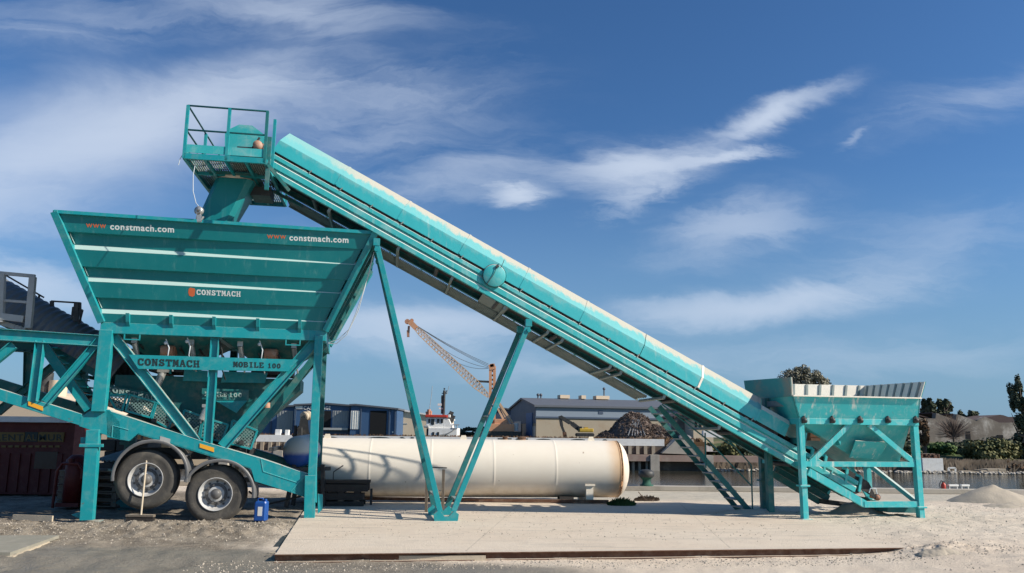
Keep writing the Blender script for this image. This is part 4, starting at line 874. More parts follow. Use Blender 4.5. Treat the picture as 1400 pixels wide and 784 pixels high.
# round dished access cover
a = c_(676, 377, V1-.05); dk = MB(); dk.lathe([(.05, .222), (0, .222), (-.006, .214), (-.006, 0)], (a.x, V1-.055, a.z), (0, 1, 0), 40); dd = dk.build('round_guard', M['teal_dusty'], conv)
dk = MB(); dk.tube([K((a-bL).dot(dr)-.05, (a-bL).dot(nr)-.25, V1-.075), a+Vector((-.03, -.03, 0)), a+Vector((.0, -.03, .06)), a+Vector((.03, -.03, .15)), a+Vector((.09, -.03, .17))], .007, 6); dk.cyl(a+Vector((.05, -.04, .18)), a+Vector((.05, .0, .18)), .03, 10)
dk.tube([a+Vector((.12, -.01, .16)), a+Vector((.17, .0, .27)), a+Vector((.19, .02, .33))], .006, 6); dk.build('cable', M['darksteel'], dd)
dk = MB(); dk.lathe([(0, .232), (0, .222), (.012, .222), (.012, .232), (0, .232)], (a.x, V1-.05, a.z), (0, 1, 0), 40); dk.build('rubber_rim', M['belt'], dd)
# underside: return rollers, cross frames
brk_s = [s_of(x_, y_) for x_, y_ in ((452, 283), (546, 337), (619, 379), (691, 420), (750, 453), (770, 464), (836, 500), (850, 509), (910, 541), (985, 584))]
for i, s0 in enumerate(brk_s):
    f_ = MB(); f_.bar(K(s0, -.07, V1+.05), K(s0, -.07, V3-.02), .045, .045, dr); f_.bar(K(s0, .02, V1+.06), K(s0, -.08, V1+.06), .05, .05); f_.build('cross_frame', M['grating'], conv)
for i in range(9):
    s0 = .8+i*1.35; f_ = MB(); f_.cyl(K(s0, .02, V1+.1), K(s0, .02, V2-.1), .045, 12); f_.build('return_roller', M['darksteel'], conv)
pl = MB(); s0 = s_of(677, 412); pl.plate([K(s0-.28, -.004, V1+.1), K(s0+.30, -.004, V1+.1), K(s0+.30, -.004, V2+.2), K(s0-.28, -.004, V2+.2)], nr*.01); pl.build('bottom_plate', M['grating'], conv)
# walkway on the far side
wk = MB(); wk.bar(K(.1, -.03, V3), K(s_of(905, 545), -.03, V3), .10, .04); nW = 230; s9 = s_of(905, 545)
for i in range(nW): s0 = .1+(s9-.1)*i/nW; wk.bar(K(s0, -.02, V2+.03), K(s0, -.02, V3-.02), .024, .034, (0, 0, 1))
for k in (.2, .4, .6, .8): wk.bar(K(.1, -.03, V2+(V3-V2)*k), K(s9, -.03, V2+(V3-V2)*k), .03, .03)
wk.build('walkway', M['grating'], conv)
hr = MB(); 
for i in range(12):
    s0 = .2+(s9-.3)*i/11; A = K(s0, 0, V3); hr.bar(A, A+Vector((0, 0, .86)), .035)
A, B = K(.2, 0, V3)+Vector((0, 0, .86)), K(s9-.1, 0, V3)+Vector((0, 0, .86)); hr.tube([A, B], .018, 8); hr.tube([A-Vector((0, 0, .4)), B-Vector((0, 0, .4))], .014, 8); hr.build('handrail', M['teal_dark'], conv)
# steep stair at the foot of the walkway
sg = MB(); tr = []
A1, B1 = c_(1028, 702, V2+.1), c_(901, 556, V2+.1); A2, B2 = Vector((A1.x, V3+.05, A1.z)), Vector((B1.x, V3+.05, B1.z)); A1.z = A2.z = -.02
stair = MB(); stair.bar(A1, B1, .105, .03); stair.bar(A2, B2, .105, .03); stair = stair.build('stair', M['teal_dark'], conv)
for k in range(12):
    t = (k+.6)/12.4; a = A1.lerp(B1, t); MB().box(a+Vector((-.10, .02, -.012)), a+Vector((.10, V3-V2-.08, .014))).build('tread', M['grating'], stair)
h_ = MB(); v_ = V2+.08
for pts in ([(1029, 700), (1027, 636), (1005, 611), (924, 566)], [(1027, 664), (968, 602), (905, 553)], [(971, 690), (966, 598)], [(958, 640), (956, 590)], [(1000, 630), (1046, 560)]):
    if pts[0] == (971, 690): pts = [(965, 640), (964, 592)]
    if pts[0] == (958, 640): continue
    if pts[0] == (1000, 630): pts = [(1005, 611), (950, 560)]
    h_.tube([c_(x, y, v_) for x, y in pts], .016, 6)
h_.build('stair_rail', M['teal_dark'], stair)
# tail: pulley, motor-side guard, tensioners
ta = c_(1182, 668, V1+.1); tl = MB(); s0 = sEnd-.35; tl.cyl(K(s0, .28, V1+.1), K(s0, .28, V2-.1), .17, 20); tl.build('tail_pulley', M['belt'], conv)
for x_, y_ in ((1110, 622), (1128, 632), (1157, 650), (1176, 660), (1100, 600)):
    a = c_(x_, y_, V1); k_ = MB(); k_.bar(a+Vector((-.03, .02, -.18)), a+Vector((.04, .02, .12)), .05, .05); k_.bar(a+Vector((.04, .02, .12)), a+Vector((-.06, .1, .15)), .05, .05); k_.build('skirt_clamp', M['teal_dusty'], conv)
sk_ = MB(); sk_.plate([c_(1110, 610, V1+.06), c_(1188, 660, V1+.06), c_(1200, 684, V1+.06), c_(1188, 676, V1+.06), c_(1110, 628, V1+.06)], (0, .012, 0)); sk_.build('black_strip', M['belt'], conv)
k_ = MB(); a = c_(1199, 680, V1+.1); k_.ball(a, (.07, .07, .07)); k_.cyl(a, a+Vector((-.12, .05, .03)), .05, 10); k_.build('bearing', M['motor'], conv)
k_ = MB(); k_.tube([c_(1188, 674, V1), c_(1190, 668, V1), c_(1197, 668, V1), c_(1199, 676, V1)], .012, 6); k_.build('air_hose', M['hose'], conv)
k_ = MB(); k_.plate([c_(1183, 680, V1+.25), c_(1222, 693, V1+.25), c_(1222, 700, V1+.25), c_(1208, 698, V1+.25)], (0, .5, 0)); k_.bar(c_(1205, 696, V1+.2), c_(1252, 697, V1+.2), .10, .4); k_.build('tail_guard', M['teal_dark'], conv)

# ---- V-shaped supports, front and back pair
vf, vb = V1-.02, V2+.06
def foot(px, py, v): a = c_(px, py, v); return a
fb_ = c_(608, 708, V1-.30)
for V0, mm, w_ in ((vf, 'teal', 8), (vb, 'teal_dark', 8)):
    fz_ = .06
    base_u = c_(609, 706, vf).x
    A = Vector((base_u-.10, V0, .10)); B = Vector((base_u+.14, V0, .10))
    T1 = c_(515, 334, vf); T2 = c_(722.5, 444, vf); T1.y = T2.y = V0
    if V0 == vb: A = Vector((base_u-.16, V0, .10)); B = Vector((base_u+.10, V0, .10))
    for P0, P1 in ((A, T1), (B, T2)):
        MB().bar(P0+Vector((0, 0, .06)), P1, .098, .10).build('support_leg', M[mm], conv, bevel=.004)
        k_ = MB(); k_.box(P1+Vector((-.06, -.06, -.04)), P1+Vector((.06, .06, .10))); k_.cyl(P1+Vector((0, -.08, -.12)), P1+Vector((0, .08, -.12)), .04, 8); k_.build('pin_bracket', M['teal'], conv)
    f_ = MB(); f_.plate([(A.x-.10, V0-.06, -.02), (B.x+.08, V0-.06, -.02), (B.x+.10, V0-.06, .12), (B.x+.02, V0-.06, .18), (B.x-.08, V0-.06, .08), (A.x+.08, V0-.06, .08), (A.x-.02, V0-.06, .20), (A.x-.12, V0-.06, .12)], (0, .12, 0)); f_.build('foot', M['teal'], conv)
for t, w_ in ((.04, .06), (.48, .05)):
    for (P0, P1) in (((base_u-.10, vf, .10), c_(515, 334, vf)), ((base_u+.14, vf, .10), c_(722.5, 444, vf))):
        a = Vector(P0).lerp(P1, t+.03); MB().bar(a+Vector((0, .05, 0)), Vector((a.x-.03, vb-.05, a.z)), .08, .03, (0, 0, 1)).build('tie_bar', M['grating'], conv)
# ---- head platform
pz = c_(365, 221, -.45).z; ua, ub = c_(252, 209, -.45).x, c_(363, 221, -.45).x; va, vb2 = -.45, 2.15
pf = MB()
for a, b in (((ua, va), (ub, va)), ((ua, vb2), (ub, vb2)), ((ua, va), (ua, vb2)), ((ub, va), (ub, vb2))): pf.bar((a[0], a[1], pz), (b[0], b[1], pz), .10, .05) if a[1] == b[1] else pf.bar((a[0], a[1]+.026, pz), (b[0], b[1]-.026, pz), .10, .05, (1, 0, 0))
for k in range(1, 4): u_ = ua+(ub-ua)*k/4; pf.bar((u_, va+.026, pz-.01), (u_, vb2-.026, pz-.01), .07, .04, (1, 0, 0))
for k in (.33, .66): v_ = va+(vb2-va)*k; pf.bar((ua+.026, v_, pz-.012), (ub-.026, v_, pz-.012), .06, .04)
plat = pf.build('platform', M['teal'], conv)
gm = MESHM.copy(); gm.name = 'platform_grating'; gm.node_tree.nodes['Principled BSDF']
gr2 = MB(); n = 34
for i in range(n): u_ = ua+.03+(ub-ua-.06)*i/(n-1); gr2.box((u_-.006, va+.03, pz+.022), (u_+.006, vb2-.03, pz+.05))
for i in range(26): v_ = va+.04+(vb2-va-.08)*i/25; gr2.box((ua+.03, v_-.006, pz+.052), (ub-.03, v_+.006, pz+.062))
for u0, u1, v0_, v1_ in ((ua+.03, ua+.55, va+1.3, vb2-.03), (ua+.75, ub-.03, va+.1, va+.75)): gr2.box((u0, v0_, pz+.064), (u1, v1_, pz+.07))
gr2.build('grating', M['grating'], plat)
H_ = .95
posts = [(ua, va), ((ua+ub)/2+.02, va), (ub-.02, va), (ua, va+1.3), (ua, vb2), ((ua+ub)/2, vb2), (ub, vb2), (ub+.06, va+.35)]
for i, (u_, v_) in enumerate(posts): MB().bar((u_, v_, pz-.04), (u_, v_, pz+H_), .05, .05).build('rail_post', M['teal'] if i != 2 else M['teal_dark'], plat)
rl = MB()
for z_ in (pz+H_, pz+H_*.52):
    rl.tube([(ub, va, z_), (ua, va, z_), (ua, vb2, z_), (ub, vb2, z_)], .018, 8)
rl.build('handrail', M['teal_dark'], plat)
tb = MB(); tb.box((ua+.03, va-.012, pz+.07), (ub-.05, va+.0, pz+.22)); tb.box((ua-.012, va+.03, pz+.07), (ua, vb2-.03, pz+.2)); tb.build('toe_board', M['teal_dusty'], plat)
# head pulley box, gearbox side plate, motor
hc = c_(336, 192, .22)
hb2 = MB(); pts = [(307, 218), (307.5, 183), (311, 178), (327, 170.5), (345, 172), (361, 184), (361, 222)]
hb2.plate([c_(x, y, .22) for x, y in pts], (0, 1.0, 0)); hbx = hb2.build('head_box', M['teal_dusty'], conv)
mt_ = MB(); a = c_(352, 198, -.08); mt_.lathe([(0, 0), (0, .085), (.10, .095), (.34, .095), (.36, .06), (.36, 0)], (a.x, a.y, a.z), (0, 1, 0), 16)
for k in range(8): t = k*math.pi/4; mt_.bar((a.x+.1*math.cos(t), a.y+.1, a.z+.1*math.sin(t)), (a.x+.1*math.cos(t), a.y+.33, a.z+.1*math.sin(t)), .015)
mt_.build('motor', M['motor'], conv)
bs = MB(); bs.box((a.x-.20, a.y-.03, a.z-.16), (a.x+.16, a.y+.5, a.z-.10)); bs.plate([(a.x-.38, a.y+.1, a.z-.02), (a.x-.1, a.y+.1, a.z-.02), (a.x-.1, a.y+.1, a.z-.14), (a.x-.38, a.y+.1, a.z-.14)], (0, .3, 0)); bs.bar((a.x-.12, a.y+.05, a.z-.10), (a.x+.02, a.y+.05, a.z+.16), .03); bs.build('motor_base', M['darksteel'], conv)
# support brackets between platform and conveyor head
for u_ in (ub-.05,): 
    b9 = MB(); b9.bar((ub+.03, va+.03, pz-.04), K(.35, -.10, V1), .06, .05); b9.bar((ub+.03, va+.1, pz+.5), (ub+.03, va+.1, pz-.5), .07, .05); b9.bar((ub-.1, V2, pz-.04), K(.5, -.06, V2), .06, .05); b9.build('bracket', M['teal_dark'], conv)
b9 = MB(); A = c_(346, 266, .9); B = c_(372, 268, .9); b9.bar(A, B, .17, .5, (0, 1, 0)); b9.build('scraper_box', M['darksteel'], conv)
# discharge chute with a swivel ring
rc = c_(323, 248, .72); ch = MB(); ch.lathe([(0, .28), (0, .36), (.06, .36), (.06, .28), (0, .28)], rc-Vector((0, 0, .05)), (0, 0, 1), 28); ch.build('swivel_ring', M['dusty_in'], conv)
ch = MB(); up_ = [c_(x, y, .72) for x, y in ((299, 254), (350, 258))]; dn_ = [c_(x, y, .72) for x, y in ((279, 306), (322, 310))]
zu, zd = rc.z-.06, dn_[0].z-.55; w0, w1 = (up_[1].x-up_[0].x)/2, (dn_[1].x-dn_[0].x)/2; cu_, cd_ = (up_[0].x+up_[1].x)/2, (dn_[0].x+dn_[1].x)/2-.25
def octo(cx, cy, z, a, b_, k): return [(cx-a+k, cy-b_, z), (cx+a-k, cy-b_, z), (cx+a, cy-b_+k, z), (cx+a, cy+b_-k, z), (cx+a-k, cy+b_, z), (cx-a+k, cy+b_, z), (cx-a, cy+b_-k, z), (cx-a, cy-b_+k, z)]
lo8, hi8 = octo(cd_, .62, zd, w1, .22, .07), octo(cu_, .72, zu, w0, .36, .10)
ch.add(lo8+hi8, [(i, (i+1) % 8, 8+(i+1) % 8, 8+i) for i in range(8)]+[tuple(range(8, 16))]); ch.build('discharge_chute', M['teal_hopper'], conv)
ch = MB(); ch.add([(cu_-.45, .2, pz-.01), (cu_+.45, .2, pz-.01), (cu_+.45, 1.25, pz-.01), (cu_-.45, 1.25, pz-.01), (rc.x-.26, .5, rc.z+.01), (rc.x+.26, .5, rc.z+.01), (rc.x+.26, .95, rc.z+.01), (rc.x-.26, .95, rc.z+.01)], [(0,1,5,4),(1,2,6,5),(2,3,7,6),(3,0,4,7),(0,1,2,3)]); ch.build('throat', M['teal_dark'], conv)
cbl = MB(); cbl.tube([c_(270, 208, -.4), c_(264, 240, -.4), c_(264, 262, -.45), c_(268, 278, -.5), c_(272, 283, -.5)], .007, 6); cbl.tube([c_(252, 208, -.45), c_(246, 218, -.45), c_(244, 226, -.45)], .007, 6); cbl.build('cable', M['hose'], conv, split=True)
pu = MB(); a = c_(272, 290, -.5); pu.lathe([(-.03, .03), (-.03, .075), (-.01, .06), (.01, .06), (.03, .075), (.03, .03), (-.03, .03)], a+Vector((0, 0, .02)), (.3, 1, 0), 20); pu.ball(a+Vector((0, .0, .05)), (.05, .04, .05)); pu.tube([a+Vector((-.02, 0, -.04)), a+Vector((-.03, 0, -.12)), a+Vector((.05, 0, -.15)), a+Vector((.08, 0, -.08))], .018, 8); pu.bar(a+Vector((0, 0, -.02)), a+Vector((.02, 0, -.18)), .07, .05)
tag(pu.build('pulley_block', M['steelc'], None, CF, a), 'shiny steel pulley block hanging on a cord beside the chute above the hopper rim', 'pulley')

# ================================================================== YARD OBJECTS
# ---- cream horizontal gas tank
tb0 = W.v(858, 640, 18.35); TF = Frame(tb0.x, tb0.y, R(5.5)); t_ = TF.v
RT = .675; zc = .765; Lt = 8.05
tank = thing('gas_tank', 'long cream horizontal gas tank with a rust ring near its right end', 'storage tank', TF, (-Lt/2, 0, 0))
TM = bpy.data.materials.new('cream_tank_shell'); TM.use_nodes = True; N = NT(TM.node_tree); b = TM.node_tree.nodes['Principled BSDF']
oc = N.new('ShaderNodeTexCoord').outputs['Object']; ox, oy, oz = N.sep(oc); n1 = N.noise(oc, 3, 7, .65)
xr = Lt/2-.30
base = N.mix(n1, (.70, .64, .55), (.77, .715, .62))
dd = N.math('ABSOLUTE', N.math('SUBTRACT', ox, xr)); rf = N.math('MULTIPLY', N.step(N.math('ADD', dd, N.math('MULTIPLY', n1, .16)), .50, .05), .75)
one = N.math('LESS_THAN', ox, xr+.05); rf = N.math('MULTIPLY', rf, N.math('MAXIMUM', one, .25)); core = N.step(dd, .05, .01)
base = N.mix(rf, base, (.62, .36, .15)); base = N.mix(N.math('MULTIPLY', core, .6), base, (.40, .20, .09))
spots = N.step(N.noise(oc, 9, 2, .5), .74, .78); base = N.mix(N.math('MULTIPLY', spots, .7), base, (.2, .12, .07))
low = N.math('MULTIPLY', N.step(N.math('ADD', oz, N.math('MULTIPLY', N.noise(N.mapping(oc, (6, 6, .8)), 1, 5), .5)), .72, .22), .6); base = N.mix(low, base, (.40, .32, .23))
N.put(b.inputs['Base Color'], base); b.inputs['Roughness'].default_value = .5
bd = MB(); pr_ = [(0, 0)]
for k in range(1, 9): t = math.pi/2*k/8; pr_.append((.34*(1-math.cos(t)), RT*math.sin(t)))
pr2 = pr_[:]; seams = [1.9, 3.3, 4.75, 6.2, Lt-.32]
for sx_ in [.345]+seams: pr2 += [(sx_-.05, RT), (sx_-.012, RT), (sx_-.006, RT+.002), (sx_+.006, RT+.002), (sx_+.012, RT), (sx_+.05, RT)]
pr2 += [(Lt-.34*(1-math.cos(math.pi/2*k/8)), RT*math.sin(math.pi/2*k/8)) for k in range(8, -1, -1)]
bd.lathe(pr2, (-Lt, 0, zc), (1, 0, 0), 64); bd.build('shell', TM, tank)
for u_, w_ in ((-1.05, .17), (-6.7, .17)):
    a = MB(); a.box((u_-w_/2, -.56, 0), (u_+w_/2, -.40, zc-.36)); a.box((u_-w_/2, .40, 0), (u_+w_/2, .56, zc-.36)); a.box((u_-w_/2-.03, -.6, zc-.37), (u_+w_/2+.03, -.35, zc-.33)); a.plate([(u_-.02, -.40, .05), (u_-.02, .40, .05), (u_-.02, .40, zc-.35), (u_-.02, .0, .10), (u_-.02, -.40, zc-.35)], (.04, 0, 0)); a.build('saddle', M['tank'], tank)
for u_ in (-.9, -4.0, -7.2): MB().plate([(u_-.09, -.01, zc+RT-.01), (u_+.09, -.01, zc+RT-.01), (u_+.05, -.01, zc+RT+.09), (u_-.05, -.01, zc+RT+.09)], (0, .02, 0)).build('lifting_lug', M['tank'], tank)
for u_, r_ in ((-2.6, .10), (-3.0, .06)): k_ = MB(); k_.cyl((u_, 0, zc+RT-.03), (u_, 0, zc+RT+.05), r_, 14); k_.cyl((u_, 0, zc+RT+.05), (u_, 0, zc+RT+.07), r_+.03, 14); k_.build('flange', M['rust'], tank)
tag(MB().box((-1.75, -.5, -.01), (-1.42, -.15, .14)).build('timber_block', M['darkwood'], None, TF, (-1.58, -.3, 0)), 'short dark timber block under the cream tank beside its right saddle', 'timber block')
# long dark pipe rail lying on the ground by the tank
r_ = MB(); A, B = W.z(442, 681, .05), W.z(832, 686, .05); r_.ibar(A, B, .10, .07, .014, (0, 0, 1)); tag(r_.build('rail', M['rust'], None, W, (A+B)/2), 'long rusty rail lying on the ground in front of the cream tank', 'rail')
# dark timber cradle stack beside the leg
s_ = MB(); cr = thing('timber_cradle', 'dark stack of heavy timbers and steel in front of the tank', 'timber stack', TF, (TF.v(465, 685, -1.2).x, -1.2, 0))
ul, ur = TF.v(436, 680, -1.2).x, TF.v(498, 680, -1.2).x; zz = [0, .10, .22, .36, .47, .56]
for k, (z0, z1, l, r2) in enumerate(((0, .10, .0, 0), (.13, .27, .0, .0), (.31, .46, -.05, .08), (.49, .55, -.05, .12))):
    for v_ in ((-1.35, -1.2) if k % 2 else (-1.36, -.95)): MB().box((ul+l, v_, z0), (ur+r2, v_+.13, z1)).build('timber', M['darkwood'], cr)
for u_ in (ul+.1, (ul+ur)/2, ur-.15):
    MB().box((u_-.06, -1.34, .101), (u_+.06, -.9, .129)).build('spacer', M['wood'], cr); MB().box((u_-.06, -1.34, .271), (u_+.06, -.9, .309)).build('spacer', M['darkwood'], cr)
a = MB(); a.tube([(ul+.3, -1.3, .55), (ul+.3, -1.3, .72), (ul+.5, -1.3, .86)], .012, 6); a.build('bent_rod', M['darksteel'], cr)
MB().box((TF.v(506, 680, -1.0).x, -1.05, 0), (TF.v(509, 680, -1.0).x, -1.0, .35)).build('stake', M['darksteel'], cr)
# blue and white drum on a dark trestle, behind the chassis
a = W.v(412, 619, 16.2); dr_ = thing('painted_drum', 'blue and white domed drum on a dark stand behind the right wheels of the plant', 'drum', W, (a.x, 16.2, 0))
M['drum'] = bpy.data.materials.new('drum_paint'); M['drum'].use_nodes = True; N = NT(M['drum'].node_tree); b = M['drum'].node_tree.nodes['Principled BSDF']
oc = N.new('ShaderNodeTexCoord').outputs['Object']; ox, oy, oz = N.sep(oc); f = N.step(N.math('ADD', oz, N.math('MULTIPLY', N.noise(oc, 4, 4), .12)), a.z+.10, a.z-.02); N.put(b.inputs['Base Color'], N.mix(f, (.55, .55, .52), (.012, .08, .36))); b.inputs['Roughness'].default_value = .45
k_ = MB(); pr_ = [(.36-.36*math.cos(math.pi*k/10)*1.0 if k < 5 else .36+.25*((k-5)/5), .35*math.sin(math.pi/2*min(k, 5)/5)) for k in range(11)]; k_.lathe([(0, 0)]+[(.26*(1-math.cos(math.pi/2*k/8)), .33*math.sin(math.pi/2*k/8)) for k in range(1, 9)]+[(.27, .33), (.28, .33), (.6, .33), (.66, .33), (.72, .28), (.72, 0)], (a.x-.16, 15.95, a.z), (.30, .95, .08), 36); k_.build('drum', M['drum'], dr_)
k_ = MB(); k_.bar((a.x-.2, 16.0, 0), (a.x-.1, 16.1, a.z-.25), .08); k_.bar((a.x+.5, 16.3, 0), (a.x+.45, 16.3, a.z-.25), .08); k_.bar((a.x-.25, 16.1, a.z-.36), (a.x+.6, 16.4, a.z-.34), .08); k_.bar((a.x-.2, 16.5, 0), (a.x-.1, 16.4, a.z-.25), .08); k_.build('stand', M['darksteel'], dr_)
# thin steel stand behind the V support
sf = thing('steel_stand', 'thin dark steel frame standing behind the foot of the V support', 'stand', W, (-1.6, 15.6, 0))
D0 = 15.4
for x0, y0_, y1_ in ((584, 645, 701), (606.5, 642, 700)): A, B = W.v(x0, y0_, D0), W.v(x0-1.5, y1_, D0); MB().bar((A.x, D0, A.z), (B.x, D0, -.02), .055).build('post', M['wood'], sf)
A, B = W.v(583, 639, D0), W.v(611, 640, D0); MB().bar(A, B, .022).build('rail', M['darksteel'], sf); A, B = W.v(586, 670, D0), W.v(603, 671, D0); MB().bar(A, B, .02).build('rail', M['grey'], sf)
# ---- steel beam along the edge of the pad, planks
nrm = Vector((-beam_dir.y, beam_dir.x, 0))
A, B = pA-nrm*.05, pB-nrm*.05; bm_ = MB(); 
for z_, w_ in ((.004, .13), (-.092, .13)): bm_.bar(A+Vector((0, 0, z_)), B+Vector((0, 0, z_)), .012, w_, nrm)
bm_.bar(A+Vector((0, 0, -.044)), B+Vector((0, 0, -.044)), .084, .012, nrm); tag(bm_.build('steel_beam', M['rust'], None, W, (A+B)/2), 'long rusty steel beam lying along the front edge of the pale concrete pad', 'steel beam')
A, B = W.z(440, 766, -.09), W.z(664, 765.5, -.09); tag(MB().bar(A+Vector((0, 0, .025)), B+Vector((0, 0, .02)), .05, .07, (0, 0, 1)).build('plank', M['palewood'], None, W, (A+B)/2), 'long thin pale plank on the dust just below the rusty steel beam', 'plank')
A, B = W.z(366, 764, -.08), W.z(404, 765, -.08); tag(MB().bar(A+Vector((0, .05, .02)), B+Vector((0, .05, .02)), .04, .10, (0, 0, 1)).build('plank', M['palewood'], None, W, (A+B)/2), 'short pale plank end under the left corner of the concrete pad', 'plank')
tag(MB().plate([W.z(362, 764, -.07), W.z(378, 762, -.07), W.z(394, 733, -.05), W.z(386, 736, -.05)], (0, 0, .03)).build('dark_plate', M['darksteel'], None, W, W.z(375, 755, -.06)), 'dark flat plate lying against the left edge of the concrete pad', 'sheet')  # thin dark plate along the left edge of the pad
# boards bottom left
M['slab'] = mat('greenish_board', (.25, .235, .19), .85, .15, 3, dust=(.4, .36, .29), dust_amt=.5, bump=.2)
bl_ = [W.z(-60, 732, .02), W.z(81, 732, .02), W.z(14, 755.5, .02), W.z(-90, 756, .02)]; tag(MB().plate(bl_, (0, 0, -.045)).build('board', M['slab'], None, W, bl_[1]), 'broad flat grey board lying on the mud at the bottom left', 'board')
A, B = W.z(9, 764, -.05), W.z(60, 743, -.04); tag(MB().bar(A, B, .05, .15, (1, 0, 0)).build('plank', M['palewood'], None, W, (A+B)/2), 'pale plank laid slanting along the edge of the broad grey board', 'plank')
A, B = W.z(-40, 767, -.08), W.z(26, 766, -.08); tag(MB().bar(A, B, .03, .06, (0, 0, 1)).build('plank', M['darkwood'], None, W, (A+B)/2), 'dark wet plank at the bottom left corner of the photo', 'plank')
A, B = W.z(18, 707.5, .02), W.z(72, 709.5, .02); tag(MB().bar(A, B, .03, .10, (0, 0, 1)).build('plank', M['palewood'], None, W, (A+B)/2), 'thin pale plank lying in shade left of the plant leg', 'plank')
# ---- broom
a = W.z(192, 713, -.01); DB = a.y; bt_ = W.v(201, 623, DB+.0); br_ = thing('broom', 'wide push broom leaning its pale handle on the left tyre', 'broom', W, a)
bt_.y = DB+.32; bt_ = W.v(201, 623, DB+.32)
MB().tube([a+Vector((0, 0, .08)), bt_], .016, 8).build('handle', M['palewood'], br_)
hl, hr_ = W.v(173, 708, DB), W.v(211, 707.5, DB); MB().bar(Vector((hl.x, DB, a.z+.095)), Vector((hr_.x, DB, a.z+.095)), .035, .09).build('head', M['wood'], br_)
k_ = MB()
for i in range(40):
    u_ = hl.x+.01+(hr_.x-hl.x-.02)*i/39
    for v_ in (-.03, 0, .03): k_.bar((u_, DB+v_, a.z+.078), (u_+random.uniform(-.006, .006), DB+v_*1.3, a.z), .008)
k_.build('bristles', M['darkwood'], br_)
# ---- blue canister
a = W.z(356.5, 712, -.01); can = thing('canister', 'blue plastic canister with a pale label behind the right tyre', 'canister', W, a)
w_ = .105; h0 = .34; k_ = MB(); k_.add([(a.x+x*w_*s_, a.y+y*.09*s_, a.z+z_) for z_, s_ in ((0, .93), (.015, 1), (h0-.03, 1), (h0, .9)) for x, y in ((-.8,-1),(.8,-1),(1,-.8),(1,.8),(.8,1),(-.8,1),(-1,.8),(-1,-.8))], [(i*8+k, i*8+(k+1) % 8, (i+1)*8+(k+1) % 8, (i+1)*8+k) for i in range(3) for k in range(8)]+[tuple(range(7, -1, -1)), tuple(range(24, 32))]); k_.build('body', M['blue'], can)
k_ = MB(); k_.tube([(a.x-.07, a.y, a.z+h0-.005), (a.x-.07, a.y, a.z+h0+.05), (a.x+.02, a.y, a.z+h0+.05), (a.x+.02, a.y, a.z+h0-.005)], .013, 8); k_.build('handle', M['blue'], can)
MB().cyl((a.x+.065, a.y, a.z+h0-.01), (a.x+.065, a.y, a.z+h0+.04), .028, 12).build('cap', M['blue'], can)
MB().box((a.x-.035, a.y-.094, a.z+.09), (a.x+.045, a.y-.0905, a.z+.25)).build('label', M['whitep'], can)
# ---- pallets with a folded corrugated sheet, red trolley frame, red kiosk
PY = 15.7
pl_ = thing('pallet_stack', 'weathered timber pallets stacked in the shade behind the left leg', 'pallets', W, (W.v(105, 690, PY).x, PY, 0))
x0, x1 = W.v(77, 690, PY).x, W.v(158, 690, PY).x
for lv in range(5):
    z0 = lv*.15; k_ = MB()
    for i in range(3): k_.box((x0+i*(x1-x0-.1)/2, PY, z0+.02), (x0+i*(x1-x0-.1)/2+.1, PY+.9, z0+.11))
    for i in range(6): k_.box((x0-.01, PY-.02+i*.16, z0+.111), (x1+.01, PY+.08+i*.16, z0+.132))
    for i in range(3): k_.box((x0-.01, PY-.015+i*.4, z0), (x1+.01, PY+.085+i*.4, z0+.019))
    k_.build('pallet', M['wood'], pl_)
k_ = MB(); za = .77; rows = []
for i in range(60): u_ = x0+.2+(1.15)*i/59; zz_ = .02*math.sin(i*1.3)+(.16*min(1, i/25)); rows.append([(u_, PY+.05, za+zz_), (u_+.2, PY+.85, za+zz_+.2)])
k_.grid(rows); tag(k_.build('corrugated_sheet', M['grating'], None, W, (x0+.7, PY+.3, za)), 'grey corrugated sheet lying on top of the timber pallets', 'corrugated sheet')
k_ = MB(); rx0, rx1 = W.v(72, 690, 15.4).x, W.v(108, 690, 15.4).x; zt_ = W.v(90, 634, 15.4).z
k_.tube([(rx0, 15.4, 0), (rx0+.02, 15.4, zt_-.15), (rx0+.12, 15.4, zt_), (rx1-.1, 15.4, zt_), (rx1, 15.4, zt_-.12), (rx1, 15.4, zt_-.3)], .03, 8); k_.cyl(((rx0+rx1)/2, 15.42, zt_), ((rx0+rx1)/2, 15.42, zt_+.1), .05, 10); k_.lathe([(0, 0), (0, .2), (.9, .2), (1.0, .1), (1.0, 0)], ((rx0+rx1)/2, 15.64, .05), (0, 0, 1), 20); k_.box((rx0+.05, 15.4, .02), (rx1-.02, 15.44, .10))
tag(k_.build('bottle_trolley', M['red'], None, W, ((rx0+rx1)/2, 15.5, 0)), 'red bottle trolley standing in front of the pallets, left of the plant leg', 'trolley')
KY = 18.4
kx0, kx1 = W.v(-260, 640, KY).x, W.v(97, 640, KY).x; kz = W.v(60, 578, KY).z
ks = thing('kiosk', 'dark red hire kiosk with yellow lettered signs in the shade at the left edge', 'kiosk', W, ((kx0+kx1)/2, KY+1.2, 0))
MB().box((kx0, KY, .0), (kx1, KY+1.2, kz)).build('wall', M['red'], ks)
kr = MB()
for i in range(24): kr.box((kx0+.1+i*(kx1-kx0-.2)/24, KY-.028, .05), (kx0+.1+(i+.5)*(kx1-kx0-.2)/24, KY-.002, kz-.75))
kr.build('cladding', M['red'], ks)
rfk = MB(); rfk.box((kx0-.1, KY-.25, kz+.003), (W.v(100, 575, KY).x, KY+1.4, kz+.14)); rfk.build('roof', M['whitep'], ks)
